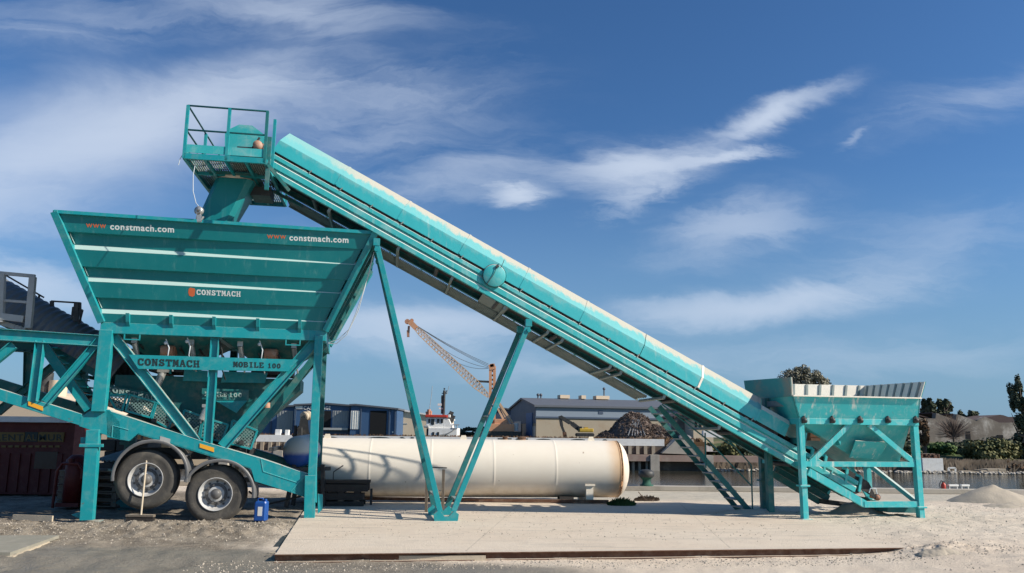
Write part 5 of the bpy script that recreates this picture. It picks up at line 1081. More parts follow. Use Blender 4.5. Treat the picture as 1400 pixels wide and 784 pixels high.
for a0_, a1_, tx, fg, bgm in ((-8, 33, 'RENT', 'black', 'yellow'), (33.8, 51.2, 'AL', 'yellow', 'black'), (52, 87, 'MUR', 'black', 'yellow')):
    A, B = W.v(a0_, 604, KY-.01), W.v(a1_, 604, KY-.01); zt2 = W.v(a0_, 592, KY).z
    pn_ = MB().box((A.x, KY-.03, A.z), (B.x, KY-.002, zt2+.02)).build('sign_panel', M[bgm], ks)
    slab_text(MB(), tx, (a0_+1.5, 602.5), (a1_-1.5, 602.5), 8.5, W, KY-.032, bold=.008).build('lettering', M[fg], pn_)
for k in range(9): a = W.v(2+k*9.2, 612, KY-.01); MB().box((a.x, KY-.02, a.z), (a.x+.11, KY-.002, a.z+.05)).build('small_lettering', M['yellow'], ks)
A, B = W.v(47, 641, KY), W.v(80, 618, KY); MB().box((A.x, KY-.03, A.z), (B.x, KY-.003, B.z)).build('window', M['glassd'], ks)
bs_ = thing('block_stack', 'dark grey concrete blocks stacked in shade between the left leg and left tyre', 'concrete blocks', W, (W.v(158, 690, 17.6).x, 17.9, 0))
X0b, X1b = W.v(128, 690, 17.6).x, W.v(196, 690, 17.6).x
for r in range(5):
    for k in range(3): x = X0b+(X1b-X0b)*k/3+(.12 if r % 2 else 0); MB().box((x, 17.6+.02*((k+r) % 2), r*.27+.002), (x+(X1b-X0b)/3-.02, 18.3, r*.27+.262)).build('block', M['darkblock'], bs_, bevel=.012)
# cream round-topped store behind the kiosk
CY = 26.0
cx0, cx1 = W.v(-300, 560, CY).x, W.v(150, 560, CY).x; k_ = MB(); prof4 = []
pk = W.v(40, 527, CY).z; ev = W.v(0, 566, CY).z
rows = []
for i in range(25):
    t = i/24; x = cx0+(cx1-cx0)*t; zz_ = ev+(pk-ev)*math.sin(math.pi*t)**.7 if 0 < t < 1 else ev; rows.append([(x, CY, -.05), (x, CY, max(zz_, ev)), (x, CY+9, max(zz_, ev)), (x, CY+9, -.05)])
k_.grid(rows); st_ = thing('store', 'cream vaulted store rising behind the red kiosk', 'store', W, ((cx0+cx1)/2, CY, 0)); k_.build('vault', M['cream'], st_)
k_ = MB(); k_.box((cx0, CY-.06, ev-.55), (cx1, CY-.003, ev-.40)); k_.build('cornice', mat('pinkish_band', (.45, .28, .22), .9, .1), st_)
k_ = MB(); a = W.v(39, 520, CY); k_.cyl((a.x, CY+1, pk-.5), (a.x, CY+1, a.z+.35), .22, 10); k_.build('vent', M['darksteel'], st_); k_ = MB(); a = W.v(57, 518, CY); k_.cyl((a.x, CY+1, pk-.5), (a.x, CY+1, a.z), .3, 10); k_.build('vent', M['cream'], st_)
# weeds, twigs
def tuft(name, label, x, y, w_, h_, n, matn, frame=W, z=None):
    k_ = MB(); z = hgt(x, y) if z is None else z
    for i in range(n):
        a = random.random()*6.28; r0 = random.random()**.5*w_*.5; bx, by = x+r0*math.cos(a), y+r0*math.sin(a)*.5; hh = h_*random.uniform(.5, 1)*(1-.6*(r0/(w_*.5))**2); le = random.uniform(-.5, .5)
        k_.add([(bx-.012, by, z-.01), (bx+.012, by, z-.01), (bx+le*hh+.01, by+random.uniform(-.3, .3)*hh, z+hh), (bx+le*hh*.5-.02, by, z+hh*.55)], [(0, 1, 2, 3)])
        c = (bx+le*hh*.6, by, z+hh*.6); s_ = .02+.02*random.random(); k_.add([(c[0]-s_, c[1], c[2]), (c[0], c[1]-s_*.6, c[2]+s_), (c[0]+s_, c[1], c[2]+.2*s_), (c[0], c[1]+s_*.6, c[2]-s_*.5)], [(0, 1, 2, 3)])
    return tag(k_.build(name, M[matn], None, frame, (x, y, z)), label, 'weed' if 'weed' in name else 'twigs')
a = W.z(850, 693, -.03); tuft('weed_clump', 'low dark green weed clump on the dust below the tank\'s rusty end', a.x, a.y, .62, .24, 460, 'weed')
a = W.z(885, 685, -.03); tuft('twig_pile', 'small pile of dry brown twigs right of the weed clump', a.x, a.y, .62, .17, 170, 'bark')
A = W.z(884, 684, 0); tag(MB().tube([A, A+Vector((-.12, 0, .10)), A+Vector((-.2, 0, .2))], .012, 6).build('stick', M['bark'], None, W, A), 'bent dry stick poking up out of the pile of twigs', 'stick')
# bollard, fire extinguisher, small rails, sand heaps
a = W.z(884, 668, .10); a.y = 22.35; a = W.v(884, 664, 22.35); bo = thing('mooring_bollard', 'black mushroom mooring bollard on the quay edge right of the tank', 'bollard', W, (a.x, 22.35, .1))
k_ = MB(); k_.lathe([(0, .20), (.03, .20), (.04, .14), (.14, .11), (.20, .13), (.25, .20)], (a.x, 22.35, .10), (0, 0, 1), 20); k_.build('base', mat('mossy_green', (.02, .085, .06), .8, .3, 8), bo); k_ = MB(); k_.lathe([(.25, .20), (.30, .235), (.40, .225), (.46, .15), (.48, 0)], (a.x, 22.35, .10), (0, 0, 1), 20); k_.build('head', M['darksteel'], bo)
a = W.z(1290.5, 673, .0); fe = thing('fire_extinguisher', 'red fire extinguisher with hose standing near the water on the right', 'fire extinguisher', W, a)
k_ = MB(); rr = .06*a.y/20*1.0; hh = (W.v(1290, 660, a.y).z-a.z); k_.lathe([(0, .85*rr), (.02, rr), (hh*.8, rr), (hh*.92, rr*.6), (hh, rr*.35), (hh, 0)], a, (0, 0, 1), 16); k_.build('cylinder', M['red'] if False else mat('bright_red', (.45, .05, .03), .45, .1), fe)
k_ = MB(); k_.tube([a+Vector((0, 0, hh)), a+Vector((-.05, 0, hh+.06)), a+Vector((-.12, 0, hh*.8)), a+Vector((-.10, 0, hh*.4))], .012, 6); k_.box(a+Vector((-.03, -.02, hh)), a+Vector((.04, .02, hh+.04))); k_.build('hose', M['darksteel'], fe)
for x0, x1, lb in ((1297, 1310, 'low white bench rail nearer the red extinguisher on the quay edge'), (1314, 1325, 'low white bench rail just left of the sand heap on the quay edge')):
    A, B = W.z(x0, 668.5, .10), W.z(x1, 668.5, .10); k_ = MB(); k_.bar(A+Vector((0, 0, .10)), B+Vector((0, 0, .10)), .05, .08)
    for f in (.1, .9): k_.bar(A.lerp(B, f), A.lerp(B, f)+Vector((0, 0, .075)), .03)
    tag(k_.build('low_rail', M['whitep'], None, W, (A+B)/2), lb, 'rail')
def heap(name, label, cat, cx, cy, rx, ry, h_, matn, seed=1, peaks=1, frame=W, z=None, res=70, rough_=.12):
    k_ = MB(); rows = []; z = hgt(cx, cy)-.03 if z is None else z
    g = np.linspace(-1.15, 1.15, res); GX, GY = np.meshgrid(g, g); rr_ = np.sqrt(GX**2+GY**2)
    n = fbm(GX*rx+cx, GY*ry+cy, seed, 1.6/rx*1.2, 5)-.47; n2 = fbm(GX+9, GY, seed+40, 1.3, 3)-.45
    hh_ = np.clip(1-rr_*(1+.5*n2), 0, 1)**.9; Zz = z+h_*hh_*(1+1.2*n2)+h_*rough_*n*(hh_ > 0)*2
    for i in range(res): rows.append([(cx+rx*GX[i, j], cy+ry*GY[i, j], float(Zz[i, j])-.02 if hh_[i, j] > 0 else z-.3) for j in range(res)])
    k_.grid(rows, True); return tag(k_.build(name, M[matn] if isinstance(matn, str) else matn, None, frame, (cx, cy, z)), label, cat)
a = W.z(1345, 690, 0); sh = heap('sand_heap', 'low grey sand heap near the water beside the red extinguisher', 'sand heap', a.x+.50, 18.9, 1.35, .95, .40, 'soil', 5)
a = W.v(1405, 680, 19.6); heap('sand_heap', 'pale sand heap running off the right edge of the photo', 'sand heap', a.x+.3, 19.8, 1.7, 1.2, .36, 'soil', 8)
a = W.z(1388, 696, 0); heap('sand_heap', 'smallest sand heap, low and lumpy, at the right edge in front', 'sand heap', a.x+.2, a.y+.3, .9, .5, .16, 'soil', 11, rough_=.4)
a = c_(1178, 703, .75); heap('sand_heap', 'dark spill of sand under the tail of the conveyor between the bin posts', 'sand heap', CF.wor(a).x, CF.wor((a.x, .95, 0)).y, .62, .42, .30, 'soil', 15)
a = W.z(1285, 755, 0); heap('sand_heap', 'small pale dust heap at the right end of the rusty beam', 'sand heap', a.x, a.y, .40, .25, .09, 'soil', 19, rough_=.5)

# ================================================================== FAR BANK
FB = .55
def wz(py, Y, px=700): return W.v(px, py, Y).z
def wx_(px, Y, py=590): return W.v(px, py, Y).x
# ---- river wall: white parapet with black letters, ribbed concrete, timber fender, piles
QW = 59.6
x0, x1 = wx_(330, QW)-30, wx_(908, QW)
qw = thing('river_wall', 'white topped river wall with black painted letters across the water', 'river wall', W, (0, QW, -1.2))
ztop = wz(598.5, QW); zmid = wz(609.5, QW, 850)
MB().box((x0, QW, zmid), (x1, QW+.5, ztop)).build('parapet', M['whitep'], qw)
MB().box((x0, QW+.02, -3), (wx_(962, QW), QW+1.2, zmid-.01)).build('wall', M['pile'], qw)
rb = MB(); n = int((x1-x0)/.62); zr = wz(621, QW, 850)
for i in range(n): u_ = x0+.62*i; rb.box((u_, QW-.14, zr), (u_+.26, QW+.015, zmid-.02))
rb.build('rib', M['concrete'], qw)
k_ = MB(); zf0, zf1 = wz(630, QW, 850), wz(621.5, QW, 850)
for i in range(int((x1-x0)/4.2)+2): u_ = x0+4.2*i; k_.box((u_, QW-.9, zf0), (u_+3.9, QW-.15, zf1))
k_.build('fender_beam', M['fendertimber'], qw, split=True) if False else k_.build('fender_beam', M['fendertimber'], qw)
k_ = MB()
for i in range(int((x1-x0)/4.2)+2): u_ = x0+4.2*i-.3; k_.box((u_-.35, QW-1.0, zf0-1.0), (u_+.35, QW-.10, zf1+.02))
k_.build('pier_cap', M['conc2'], qw)
k_ = MB()
for i in range(int((x1-x0)/.55)): u_ = x0+.55*i+random.uniform(-.04, .04); k_.cyl((u_, QW-.45, -2.4), (u_, QW-.45, zf0+.02), .12, 8)
k_.build('pile', M['concrete'], qw, split=False)['kind'] = 'stuff'
for ch, px0, px1 in (('O', 425, 466), ('O', 500, 538), ('N', 548, 566), ('E', 681, 700), ('T', 706, 722), ('O', 729, 757), ('S', 779, 801), ('A', 816, 838)):
    X0, X1 = wx_(px0, QW), wx_(px1, QW); o_ = MB(); zt2, zb2 = ztop-.06, zmid+.0
    t = MB().text(ch, 1, (0, 0, 0), (1, 0, 0), (0, 1, 0), (0, 0, 1), .01, .03); xs_ = [v[0] for v in t.V]; ys_ = [v[1] for v in t.V]
    o_.add([(X0+(v[0]-min(xs_))/(max(xs_)-min(xs_))*(X1-X0), QW-.012-v[2], zb2+(v[1]-min(ys_))/(max(ys_)-min(ys_))*(zt2-zb2)) for v in t.V], t.F); o_.build('painted_letter', M['black'], qw)
# broken concrete ramp and grey heap at the end of the wall
tag(MB().plate([W.v(905, 620, 58.9), W.v(925, 601, 58.9), W.v(948, 601, 58.9), W.v(952, 622, 58.9)], (0, 3, 0)).build('concrete_ramp', M['conc2'], None, W, W.v(925, 620, 59)), 'pale leaning concrete slab at the right end of the river wall', 'concrete slab')
heap('gravel_heap', 'grey gravel heap behind the leaning slab across the river', 'gravel heap', wx_(935, 64), 64, 2.2, 1.6, 1.3, mat('grey_gravel', (.20, .19, .19), .9, .2), 31, z=FB)
# ---- blue warehouses, left
def warehouse(name, label, px0, px1, Y, ytop0, yapex, ytop1, pxa, walls, base_z=FB, roofm='roof', depth=22, th=0.0, group=None):
    X0, X1, XA = wx_(px0, Y), wx_(px1, Y), wx_(pxa, Y); z0, za, z1 = wz(ytop0, Y, px0), wz(yapex, Y, pxa), wz(ytop1, Y, px1)
    t = thing(name, label, 'warehouse', W, ((X0+X1)/2, Y, base_z), group)
    pts = [(X0, Y, base_z-.5), (X1, Y, base_z-.5), (X1, Y, z1), (XA, Y, za), (X0, Y, z0)]; MB().plate(pts, (0, depth, 0)).build('wall', M[walls], t)
    k_ = MB(); k_.plate([(X0-.2, Y-.3, z0), (XA, Y-.3, za), (XA, Y-.3, za+.22), (X0-.2, Y-.3, z0+.22)], (0, depth+.6, 0)); k_.plate([(XA, Y-.3, za), (X1+.2, Y-.3, z1), (X1+.2, Y-.3, z1+.22), (XA, Y-.3, za+.22)], (0, depth+.6, 0)); k_.build('roof', M[roofm], t); return t
def door(t, px0, px1, y0, y1, Y, mm, nm='door', pr=-.05, ribs=0):
    A, B = W.v(px0, y1, Y), W.v(px1, y0, Y); k_ = MB().box((A.x, Y+pr, A.z), (B.x, Y-.003, B.z))
    if ribs:
        for i in range(1, ribs): x = A.x+(B.x-A.x)*i/ribs; k_.box((x-.05, Y+pr-.05, A.z), (x+.05, Y+pr-.001, B.z))
    return k_.build(nm, M[mm], t)
w1 = warehouse('warehouse', 'low blue cladding warehouse with one grey door, leftmost of the blue sheds', 338, 403, 103, 557.5, 557, 556, 370, 'bluewall')
door(w1, 378, 401, 562, 591, 103, 'greydoor', ribs=6); door(w1, 402, 406, 560, 575, 103, 'whitep', 'downpipe')
w2 = warehouse('warehouse', 'blue cladding warehouse with a white sign and black doorway', 402, 479, 101.5, 555, 553, 556, 444, 'bluewall')
door(w2, 440, 453, 562, 586, 101.5, 'doorblack', 'doorway'); door(w2, 454, 478, 562, 587, 101.5, 'greydoor', ribs=7); door(w2, 441, 478, 585.5, 588, 101.5, 'grey', 'step', -1.2)
sg_ = door(w2, 404, 414, 555.5, 559.5, 101.5, 'whitep', 'sign_panel', -.1)
for tx, a0_, a1_ in (('CASS', 415, 430), ('AGE', 441, 452)): slab_text(MB(), tx, (a0_, 560.3), (a1_, 560.3), 4.6, W, 101.4, bold=.02).build('lettering', M['whitep'], w2)
w3 = warehouse('warehouse', 'blue warehouse with a wide black doorway, rightmost of the blue sheds', 478.5, 542, 100, 555, 554.6, 560.5, 485, 'bluewall')
door(w3, 479, 492, 562, 587, 100, 'whitep', ribs=4); door(w3, 505, 529, 562, 596, 100, 'doorblack', 'doorway'); door(w3, 536, 538, 590, 592, 100, 'whitep', 'notice')
w4 = warehouse('warehouse', 'pale cream warehouse between the blue sheds and the tugboat', 543, 604, 106, 563.5, 562, 572, 548, 'cream', roofm='whitep'); door(w4, 545, 557, 579, 580, 106, 'grey', 'band')
for t_, xs_, yy_ in ((w1, (350, 372), 103), (w2, (404.5, 432, 478), 101.5), (w3, (494, 533, 541), 100)):
    for x_ in xs_:
        A = W.v(x_, 560, yy_); MB().box((A.x-.08, yy_-.16, FB), (A.x+.08, yy_-.004, A.z+.2)).build('downpipe', M['darkblue'], t_)
# ---- tugboat
BY = 72.0; bx0, bx1 = wx_(575, BY), wx_(634, BY)
tug = thing('tugboat', 'white tugboat with a red roofed wheelhouse and dark mast', 'boat', W, ((bx0+bx1)/2, BY+2, -1.2))
def bbox(px0, px1, y0, y1, v0, v1, mm, nm, par=tug):
    A, B = W.v(px0, y1, BY), W.v(px1, y0, BY); return MB().box((A.x, BY+v0, A.z), (B.x, BY+v1, B.z)).build(nm, M[mm], par, bevel=.04)
k_ = MB(); A, B = W.v(568, 606, BY), W.v(640, 606, BY); zd = wz(601, BY)
k_.hexa([(A.x+1, BY-.5, -1.6), (B.x-.6, BY+.2, -1.6), (B.x-.6, BY+3.8, -1.6), (A.x+1, BY+4.5, -1.6)], [(A.x, BY-1, zd), (B.x+.8, BY+.5, zd), (B.x+.8, BY+3.5, zd), (A.x, BY+5, zd)]); k_.build('hull', M['darksteel'], tug)
bbox(585, 625, 585.5, 602, 0, 4, 'whitep', 'deckhouse'); bbox(582, 587, 586, 602, .4, 3.4, 'darksteel', 'doorway')
bbox(582, 606, 570.5, 585.6, .3, 3.6, 'whitep', 'wheelhouse'); k_ = MB().plate([W.v(606.2, 571, BY+.3), W.v(613, 573, BY+.3), W.v(619, 586, BY+.3), W.v(606.2, 586, BY+.3)], (0, 3.3, 0)); k_.build('funnel_casing', M['whitep'], tug)
bbox(581, 611, 567.5, 570.6, .1, 3.8, 'redroof', 'wheelhouse_roof'); bbox(579.5, 586, 582, 585, -.1, 4, 'greydoor', 'bridge_wing')
for a_, b_ in ((585, 588), (588.8, 593.5), (597, 600.5), (602, 605.5)): bbox(a_, b_, 573, 578.5 if a_ != 588.8 else 581, .25, .298, 'glassd', 'window')
for a_ in (591, 597.5): bbox(a_, a_+3, 591, 596, -.05, -.002, 'glassd', 'porthole')
m_ = MB(); P = lambda x, y, dv=1.8: W.v(x, y, BY+dv)
m_.tube([P(606.5, 568), P(607.5, 534)], .14, 6); m_.tube([P(604, 566), P(604.5, 541)], .10, 6)
for y_ in (541, 546, 551, 556, 561): m_.bar(P(604, y_), P(607.5, y_), .06)
m_.bar(P(604, 538), P(611, 538), .08); m_.bar(P(603, 544.5), P(608, 544.5), .10); m_.bar(P(600, 554), P(608, 554), .08); m_.tube([P(608, 541), P(611, 534)], .05, 6); m_.bar(P(607, 533), P(608, 531), .15); m_.build('mast', M['darksteel'], tug)
m_ = MB(); m_.bar(P(598.5, 553.5), P(604, 553.5), .22); m_.bar(P(600, 558.5), P(606, 559), .16); m_.build('radar', M['whitep'], tug)
m_ = MB(); m_.tube([P(586, 568), P(590, 540), P(591, 528)], .025, 5); m_.tube([P(611, 540), P(614, 528)], .025, 5); m_.build('aerial', M['grey'], tug, split=True)
m_ = MB(); m_.cyl(P(586.5, 568), P(586.5, 560), .18, 8); m_.cyl(P(584, 568), P(583, 563), .10, 8); m_.cyl(P(589, 568), P(589, 562), .12, 8); m_.build('lamp', M['motor'], tug, split=True)
m_ = MB(); m_.bar(P(612, 577), P(618, 563), .4); m_.bar(P(614, 580), P(619.5, 568), .5); m_.bar(P(611, 571), P(616, 566), .3); m_.build('exhaust', M['darksteel'], tug, split=True)
bbox(612, 615.5, 567, 571, .2, .6, 'whitep', 'life_raft')
m_ = MB(); m_.tube([P(618, 586, 0), P(625, 586, 0)], .05, 6); 
for x_ in (618, 621, 625): m_.tube([P(x_, 586, 0), P(x_, 581, 0)], .05, 6)
m_.tube([P(617, 581, 0), P(628, 581, 0)], .05, 6); m_.tube([P(600, 595.5, -.1), P(612, 593, -.1), P(622, 587, -.1)], .05, 6); m_.build('deck_rail', M['greydoor'], tug, split=True)
# ---- harbour crane with lattice jib
CY = 112.0; P = lambda x, y, dv=0: W.v(x, y, CY+dv)
crn = thing('harbour_crane', 'orange harbour crane with a long pale lattice jib leaning left', 'crane', W, (wx_(678, CY), CY, FB))
def lattice(o_, A, B, w0, w1, n, r, sd_=(0, 1, 0)):
    d_ = (B-A).normalized(); s_ = Vector(sd_); t_ = d_.cross(s_).normalized(); pr = None
    for i in range(n+1):
        f = i/n; w_ = w0+(w1-w0)*f; w_ *= min(1, .35+4*f, .35+5*(1-f)); c = A.lerp(B, f); q4 = [c+t_*(i_*w_/2)+s_*(j_*w_/2) for i_, j_ in ((-1, -1), (1, -1), (1, 1), (-1, 1))]
        if pr:
            for k in range(4): o_.bar(pr[k], q4[k], r*1.5); o_.bar(pr[k], q4[(k+1) % 4], r)
        for k in range(4): o_.bar(q4[k], q4[(k+1) % 4], r)
        pr = q4
jb = MB(); lattice(jb, P(668, 542), P(563, 444), 1.25, .85, 28, .075); jb.build('jib', M['cranepale'], crn)
k_ = MB(); k_.bar(P(569, 449), P(560, 440), .8, .8); k_.build('jib_head', M['crane'], crn); k_ = MB(); k_.cyl(P(557, 440, -.4), P(557, 440, .4), .42, 12); k_.cyl(P(563, 438.5, -.3), P(563, 438.5, .3), .3, 12); k_.tube([P(559, 446), P(558.5, 456)], .18, 6); k_.bar(P(557.8, 452), P(558.2, 461), .35); k_.build('hook_block', M['motor'], crn)
k_ = MB(); 
for x_ in (670, 675.5): k_.bar(P(x_, 585), P(x_+.6, 501), .42, .42)
for i in range(14): y_ = 505+i*6; k_.bar(P(670, y_), P(675.8, y_+5), .16); k_.bar(P(675.8, y_), P(670, y_+5), .16)
k_.bar(P(668.5, 503), P(677, 501), .8, .6); k_.bar(P(670, 500.5), P(675, 499.5), .5, .6); k_.build('mast', M['crane'], crn)
k_ = MB(); k_.bar(P(674, 547), P(694, 584), .30); k_.bar(P(683, 552), P(703, 582), .34); k_.bar(P(681, 550), P(697, 583), .26); k_.build('back_stay', M['cranepale'], crn, split=True)
k_ = MB()
for (a_, b_) in (((566, 443), (668, 498)), ((567, 444), (668, 500)), ((570, 446), (668, 502))): k_.tube(sag(P(*a_), P(*b_), 0.3, 10), .035, 5)
k_.tube(sag(P(590, 470), P(668, 504), 1.2, 12), .035, 5); k_.tube(sag(P(585, 462), P(668, 503), .8, 12), .035, 5); k_.build('stay_cable', M['cable'], crn, split=True)
k_ = MB(); k_.bar(P(652, 521.5), P(672, 522.5), .3); k_.build('strut', M['darksteel'], crn)
k_ = MB(); A, B = P(664, 590), P(703, 580); k_.box((A.x, CY-1.5, A.z), (B.x, CY+2.5, B.z)); A, B = P(676, 581), P(693, 573.5); k_.box((A.x, CY-1.2, A.z), (B.x, CY+2, B.z)); k_.build('house', M['crane'], crn, bevel=.05); k_ = MB(); A = P(704, 589); k_.cyl((A.x+.1, CY-.5, A.z), (A.x+.1, CY-.5, A.z+1.1), .38, 12); k_.build('counterweight', M['whitep'], crn)
k_ = MB(); A, B = P(655, 601), P(712, 590.5); k_.box((A.x, CY-2, FB-.3), (B.x, CY+3, B.z)); k_.build('undercarriage', M['darksteel'], crn)
# ---- grey-blue warehouse, right
RF = Frame(wx_(733, 108), 108, R(13)); rv = RF.v
rw = thing('warehouse', 'long warehouse with pale blue cladding over a stained concrete wall', 'warehouse', RF, (10, 8, FB))
zE = rv(733, 556.5, 0).z; zM = rv(733, 569.5, 0).z; uE = rv(945, 560, 0).x; DP = 16; zA = zE+1.35
MB().box((0, 0, FB-.5), (uE, DP, zM)).build('concrete_wall', M['concrete'], rw)
MB().box((-.05, -.10, zM+.003), (uE, DP, zE)).build('cladding', M['bluegrey'], rw)
k_ = MB(); k_.plate([(-.11, -.12, zM-1.0), (-.11, DP, zM-1.0), (-.11, DP, zE), (-.11, DP/2, zA), (-.11, -.12, zE)], (.055, 0, 0)); k_.plate([(-.055, -.11, zE+.002), (-.055, DP, zE+.002), (-.055, DP/2, zA-.01)], (uE, 0, 0)); k_.build('gable', M['darkblue'], rw)
k_ = MB(); k_.plate([(-.4, -.5, zE-.02), (-.4, DP/2, zA+.02), (-.4, DP/2, zA+.30), (-.4, -.5, zE+.26)], (uE+.4, 0, 0)); k_.plate([(-.4, DP/2, zA+.02), (-.4, DP+.5, zE-.02), (-.4, DP+.5, zE+.26), (-.4, DP/2, zA+.30)], (uE+.4, 0, 0)); k_.build('roof', M['roof'], rw)
MB().box((-.16, -.16, zM-.25), (uE, -.101, zM)).build('flashing', M['darkblue'], rw); MB().box((-.20, 1.6, FB-.4), (-.113, 5.2, zE-.8)).build('sliding_door', mat('blue_door', (.03, .09, .22), .6, .1), rw); MB().box((-.16, 8.5, FB), (-.113, 13, zM-.6)).build('lower_wall', M['greydoor'], rw); MB().box((-.15, .05, FB-.4), (-.113, 1.5, zM-1.4)).build('lower_wall', M['greydoor'], rw)
for px0, px1 in ((764, 777), (793, 799), (813, 826), (826, 831)): A, B = rv(px0, 555, DP/2), rv(px1, 555, DP/2); MB().box((A.x, DP/2-.8, zA+.31), (B.x, DP/2+.8, zA+.85)).build('roof_vent', M['cream'], rw)
for px_ in (735.5, 739.5, 826): A = rv(px_, 553, DP/2); k_ = MB(); k_.cyl((A.x, DP/2, zA+.2), (A.x, DP/2, zA+(.7 if px_ < 800 else 1.9)), .12, 8); k_.ball((A.x, DP/2, zA+(.8 if px_ < 800 else 2.0)), .25, 8, 6); k_.build('chimney', M['roof'], rw)
A = rv(821, 564.5, 0); MB().box((A.x-.35, -.16, A.z-.2), (A.x+.35, -.101, A.z+.3)).build('wall_lamp', M['darkblue'], rw)
w5 = warehouse('warehouse', 'dark blue grey shed standing behind the orange crane', 664, 708, 128, 561, 559.5, 563, 690, 'darkblue')
# ---- excavator with a grab arm
EY = 92.0; P = lambda x, y, dv=0: W.v(x, y, EY+dv)
ex = thing('excavator', 'yellow excavator with a long dark folded arm by the scrap heap', 'excavator', W, (wx_(800, EY), EY, FB))
k_ = MB(); A, B = P(791, 591), P(810, 586.3); k_.box((A.x, EY-1.2, A.z), (B.x, EY+1.2, B.z)); k_.build('house', M['yellowp'], ex, bevel=.08)
A, B = P(798, 587), P(803, 584.4); MB().box((A.x, EY-1, A.z), (B.x, EY+.2, B.z)).build('engine_cover', M['yellowp'], ex); A, B = P(789.5, 590), P(794.5, 583.5); MB().box((A.x, EY-1.15, A.z), (B.x, EY-.1, B.z)).build('cab', M['glassd'], ex)
for dv in (-1.3, .9):
    A, B = P(787.5, 597), P(811, 592.5); k_ = MB(); n = 12; rr = (B.z-A.z)/2; zc_ = (A.z+B.z)/2; pts = [(A.x+rr-rr*math.sin(t), EY+dv, zc_+rr*math.cos(t)) for t in [math.pi*i/8 for i in range(9)]]+[(B.x-rr+rr*math.sin(t), EY+dv, zc_-rr*math.cos(t)) for t in [math.pi*i/8 for i in range(9)]]; k_.plate(pts, (0, .5, 0)); k_.build('track', M['darksteel'], ex)
k_ = MB(); k_.bar(P(793, 588, -.2), P(782, 579.5, -.2), .55, .4); k_.bar(P(782, 579.5, -.2), P(766, 570, -.2), .42, .35); k_.build('boom', M['darksteel'], ex); k_ = MB(); k_.bar(P(765.5, 569, -.2), P(768, 583, -.2), .38, .3); k_.bar(P(768, 583, -.2), P(771.5, 592, -.2), .3, .25); k_.bar(P(767, 573, -.3), P(778, 580, -.3), .14); k_.build('arm', M['darksteel'], ex); k_ = MB(); k_.bar(P(771.5, 591, -.2), P(772.5, 597.5, -.2), .45, .35); k_.build('grab', M['rust'], ex)
# ---- scrap heap
SY = 80.0
sh2 = thing('scrap_heap', 'big dark heap of rusty scrap metal before the concrete warehouse wall', 'scrap heap', W, (wx_(868, SY), SY+1.5, FB))
res = 60; k_ = MB(); g = np.linspace(-1.1, 1.1, res); GX, GY = np.meshgrid(g, g)
XL, XR = wx_(812, SY), wx_(925, SY); hz_ = wz(567.5, SY, 870)-FB; n = fbm(GX*5, GY*5, 77, 1.1, 5)-.47
p1 = np.clip(1-((GX-.02)/.72)**2-(GY)**2*.8, 0, 1)**.9; p2 = .62*np.clip(1-((GX-.55)/.50)**2-(GY)**2, 0, 1)**.8; p3 = .42*np.clip(1-((GX+.5)/.50)**2-(GY)**2, 0, 1)**.9
Zp = hz_*1.02*np.maximum.reduce([p1, p2, p3])*(1+.35*n)
k_.grid([[((XL+XR)/2+GX[i, j]*(XR-XL)/2, SY+2.5+GY[i, j]*2.8, FB+float(Zp[i, j])) for j in range(res)] for i in range(res)]); k_.build('mound', M['scrap'], sh2)
k_ = MB()
for i in range(2600):
    a_, b_ = random.uniform(-1, 1), random.uniform(-1, .3); ii_, jj_ = int((b_+1.1)/2.2*(res-1)), int((a_+1.1)/2.2*(res-1)); z_ = float(Zp[ii_, jj_])
    if z_ < .1: continue
    c = Vector(((XL+XR)/2+a_*(XR-XL)/2, SY+2.5+b_*2.8, FB+z_+random.uniform(-.05, .12))); d_ = Vector((random.gauss(0, 1), random.gauss(0, 1), random.gauss(0, .7))).normalized()*random.uniform(.1, .45)
    k_.bar(c-d_/2, c+d_/2, random.uniform(.03, .22), random.uniform(.02, .06), (random.random(), random.random(), .3))
k_.build('scrap_piece', M['scrap'], sh2)['kind'] = 'stuff'
k_ = MB(); T0 = W.v(869, 574, SY+1)
for x_ in (861, 865, 868, 871, 875, 879): k_.tube([T0+Vector(((x_-869)*.03, 0, 0)), W.v(x_+(x_-869)*.3, 596, SY-.3)], .07, 6)
k_.build('pipe', M['scrappipe'], sh2, split=True)
# low fence/embankment line of dark scrub along the bank
k_ = MB(); 
for i in range(2600):
    x = random.uniform(wx_(400, 60.8)-3, wx_(960, 60.8)); y = random.uniform(60.4, 61.6); h_ = random.uniform(.15, .42); w2_ = random.uniform(.05, .2)
    k_.add([(x-w2_, y, FB+.45), (x+w2_, y+random.uniform(-.2, .2), FB+.45), (x+random.uniform(-.2, .2), y, FB+.45+h_)], [(0, 1, 2)])
k_.box((wx_(330, 61)-30, 60.3, 0), (wx_(962, 61), 62.4, FB+.5)); o_ = k_.build('bank_scrub', M['leafbrown']); o_['kind'] = 'stuff'; o_['label'] = 'brown scrub and rubble along the top of the far quay'; o_['category'] = 'scrub'
